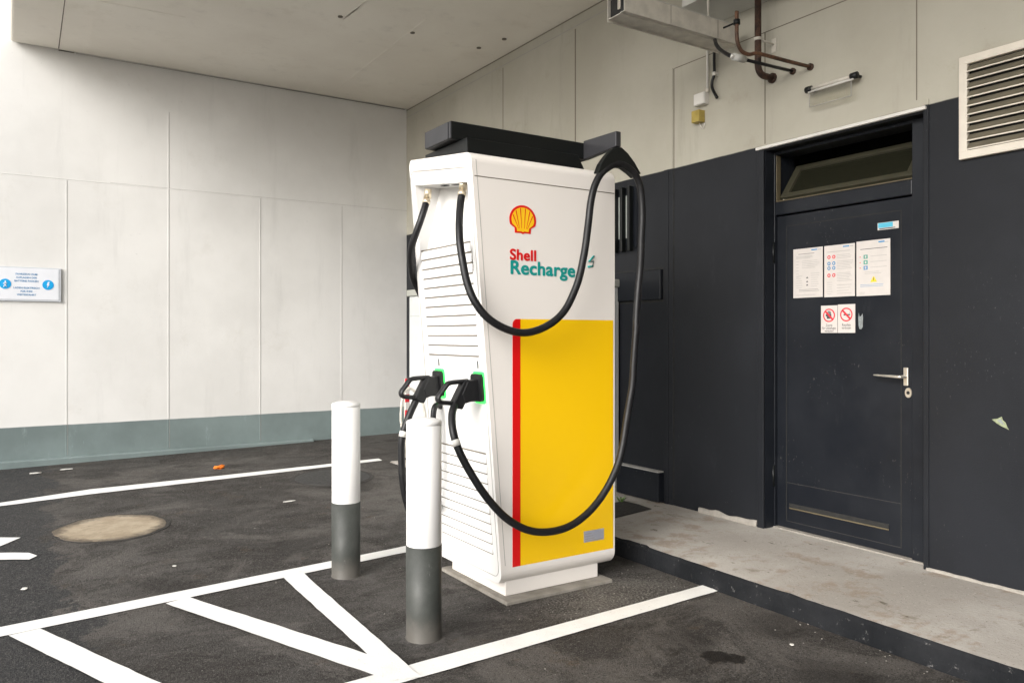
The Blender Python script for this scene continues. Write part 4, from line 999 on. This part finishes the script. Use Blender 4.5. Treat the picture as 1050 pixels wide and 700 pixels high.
# ---- sockets and plugs
def plug_set(dyy, first):
    o_ = Vector((0, dyy, 0)); yc = 3.50
    def S(px_, py_, w=0): return onY(px_, py_, yc) + o_ + Vector((0, w, 0))
    zc_ = 1.112
    mb = MB(); hw_, hh_ = .050, .072
    def plate(k, w0, w1, m, hole=None):
        P = []
        for cy_, cz_, a0 in ((yc + hw_ * k - .02, zc_ + hh_ * k - .02, 0), (yc - hw_ * k + .02, zc_ + hh_ * k - .02, 90), (yc - hw_ * k + .02, zc_ - hh_ * k + .02, 180), (yc + hw_ * k - .02, zc_ - hh_ * k + .02, 270)):
            for i in range(5): P.append((cy_ + .02 * math.cos(R(a0 + 22.5 * i)), cz_ + .02 * math.sin(R(a0 + 22.5 * i))))
        mb.prism([LF(y_, z_, w0) + o_ for y_, z_ in P], NL * (w1 - w0), m)
    plate(1.0, -.002, .024, 'plug_plastic'); so = obj('plug_holder', mb, ch)
    mb = MB(); plate(1.15, -.002, .005, 'green_led'); obj('light_ring', mb, so)
    mb = MB()
    th = (0, .058, 0)
    mb.prism([S(x_, y_, -.029) for x_, y_ in ((493, 388), (493, 410.5), (480, 411.5), (474.5, 413.5), (471, 404), (477, 390))], th, 'plug_plastic', .006)
    gr = MB()
    gr.prism([S(x_, y_, -.026) for x_, y_ in ((477.5, 388.5), (483, 391), (482.5, 397), (472, 419.5), (468, 418.5), (462.5, 413.5), (465.5, 408), (473, 392))], (0, .052, 0), 'plug_plastic', .005)
    lp = MB(); pts = [S(*q) for q in ((479, 390.5), (470, 391.3), (461, 392.5), (457.5, 395), (453, 401.5), (449.4, 406.5), (449.3, 410), (452, 412.3), (458, 412.9), (466, 413.5))]
    sp_ = spline(pts, 4)
    # oval section loop
    vs = []; fs = []; n = 12
    for i, p in enumerate(sp_):
        d = (sp_[min(i + 1, len(sp_) - 1)] - sp_[max(i - 1, 0)]).normalized(); a_ = Vector((0, 1, 0)); b_ = d.cross(a_)
        for k in range(n): tt = 2 * math.pi * k / n; vs.append(p + a_ * math.cos(tt) * .021 + b_ * math.sin(tt) * .0125)
    for i in range(len(sp_) - 1):
        for k in range(n): fs.append([i * n + k, i * n + (k + 1) % n, (i + 1) * n + (k + 1) % n, (i + 1) * n + k])
    fs += [list(range(n))[::-1], [(len(sp_) - 1) * n + k for k in range(n)]]
    lp.add(vs, fs, 'plug_plastic', True)
    pl = obj('charging_plug', mb, ch); obj('grip', gr, pl); obj('handle_loop', lp, pl)
    mb = MB(); [text_into(mb, '1', 'ink_dark', lambda u, v, w: LF(yc + .020 - u - e_, zc_ + .098 + v, .0012 + w + e_ * .05) + o_, .058) for e_ in (0, .003, .006)]; obj('numeral', mb, ch)
plug_set(0, True); plug_set(.435, False)
# concrete footing
mb = MB(); c = onG(526.8, 618.9)
mb.box((2.155, 3.375, -.03), (2.86, 4.10, .018), 'pad_concrete', .006); tag(obj('charger_footing', mb, loc=(2.5, 3.78, 0)), kind='structure')

# ------------------------------------------------------------------ small things on the ground
def crumple(name, px, py, s, m, label, cat, flat=.6):
    p = onG(px, py); bm = bmesh.new(); bmesh.ops.create_icosphere(bm, subdivisions=3, radius=s)
    for v in bm.verts:
        k = 1 + .9 * noise.noise(v.co * (2.2 / s) + Vector((px, py, 0))); v.co = Vector((v.co.x * k * 1.3, v.co.y * k, max(v.co.z, -s * .5) * k * flat)) + Vector((p.x, p.y, p.z + s * flat * .5))
    mb = MB(); mb.addbm(bm, m); return tag(obj(name, mb, loc=p), label, cat)
crumple('crumpled_wrapper', 225, 480, .032, 'orange_foil', 'crumpled orange wrapper on the asphalt near the back wall', 'litter')
def scrap(px, py, w_, d_, label, seed):
    p = onG(px, py); rnd_ = random.Random(seed); mb = MB()
    P = [Vector((p.x + w_ * math.cos(a_) * rnd_.uniform(.7, 1.1), p.y + d_ * math.sin(a_) * rnd_.uniform(.7, 1.1), p.z + .006)) for a_ in [2 * math.pi * k / 9 for k in range(9)]]
    mb.prism(P, (0, 0, .003), 'white_plastic'); tag(obj('paper_scrap', mb, loc=p), label, 'litter')
scrap(25, 604.5, .018, .022, 'small pale scrap on wet asphalt below the painted arrow', 1)
scrap(36, 485.5, .05, .035, 'flat pale scrap near the base of the back wall, left one of two', 2)
scrap(69, 481.5, .06, .03, 'thin pale scrap near the back wall base, right one of two', 3)
scrap(179, 581, .012, .014, 'tiny white scrap between manhole cover and parking line', 4)
scrap(297, 514.5, .05, .02, 'narrow beige scrap left of the far bollard', 5)
scrap(812, 662, .010, .010, 'tiny white scrap on dark asphalt near the kerb', 6)
mb = MB(); rr = random.Random(5)
for i in range(230):
    if i % 3 == 0: x_, y_ = KERB - abs(rr.gauss(0, .12)) - .01, rr.uniform(.8, 4.2)
    elif i % 3 == 1: x_, y_ = rr.gauss(2.7, .35), rr.gauss(3.15, .14)
    else: x_, y_ = rr.uniform(-.5, 3.1), rr.uniform(1.8, 8)
    if 2.1 < x_ < 2.9 and 3.34 < y_ < 4.15: continue
    s = rr.uniform(.0015, .0045); z_ = g(x_, y_); bm = bmesh.new(); bmesh.ops.create_icosphere(bm, subdivisions=1, radius=s)
    for v in bm.verts: v.co = Vector((v.co.x * rr.uniform(.7, 1.4) + x_, v.co.y * rr.uniform(.7, 1.4) + y_, v.co.z * .6 + z_ + s * .3))
    mb.addbm(bm, 'pebble')
tag(obj('loose_grit', mb), 'loose pale grit scattered over the asphalt along kerb and charger', 'grit', kind='stuff')
# weed at the foot of the cabinet
mb = MB(); p = onS(637, 515, SLAB); rr = random.Random(2)
for i in range(16):
    a_ = rr.uniform(0, 6.28); l = rr.uniform(.03, .08); d = Vector((math.cos(a_) * .6, math.sin(a_) * .6, 1)).normalized(); s_ = Vector((-d.y, d.x, 0)).normalized() * .007
    q = p + Vector((rr.uniform(-.02, .02), rr.uniform(-.02, .02), 0)); mb.add([q - s_ * .3, q + s_ * .3, q + d * l * .6 + s_, q + d * l + Vector((0, 0, -.01)), q + d * l * .6 - s_], [[0, 1, 2, 3, 4]], 'weed')
tag(obj('weed', mb, loc=p), 'small green weed growing beside the cabinet foot behind the charger', 'weed')

# ------------------------------------------------------------------ camera, light, world
cam = bpy.data.cameras.new('camera'); cam.sensor_width = 36; cam.lens = F / 1050 * 36; cam.shift_y = (CY - 350) / 1050
cam.clip_start = .05; cam.clip_end = 1500
co = bpy.data.objects.new('camera', cam); COL.objects.link(co); co.location = (0, 0, H); co.rotation_euler = (R(90), 0, -R(YAW)); scene.camera = co

sd = Vector((-.84, -.34, .48)).normalized()                  # towards the brightest part of the overcast sky
elev = math.asin(sd.z)
w = bpy.data.worlds.new('World'); scene.world = w; w.use_nodes = True
nt = w.node_tree; bg = nt.nodes['Background']; sky = nt.nodes.new('ShaderNodeTexSky'); sky.sky_type = 'NISHITA'; sky.sun_disc = False
sky.sun_elevation = elev; sky.sun_rotation = math.atan2(sd.x, sd.y); sky.air_density = 1.0; sky.dust_density = 4.0; sky.ozone_density = 1.0
hs = nt.nodes.new('ShaderNodeHueSaturation'); hs.inputs['Saturation'].default_value = .22
nt.links.new(sky.outputs[0], hs.inputs['Color']); nt.links.new(hs.outputs[0], bg.inputs[0]); bg.inputs[1].default_value = .15
sun = bpy.data.lights.new('sun', 'SUN'); sun.energy = .6; sun.angle = R(42); sun.color = (1, .975, .94)
so = bpy.data.objects.new('sun', sun); COL.objects.link(so); so.location = (-6, -6, 8); so.rotation_euler = sd.to_track_quat('Z', 'Y').to_euler()
vs_ = scene.view_settings; vs_.view_transform = 'Standard'; vs_.look = 'None'; vs_.gamma = 1; vs_.exposure = 1.16; vs_.use_curve_mapping = False
scene.cycles.max_bounces = 8; scene.cycles.diffuse_bounces = 6; scene.cycles.use_denoising = True
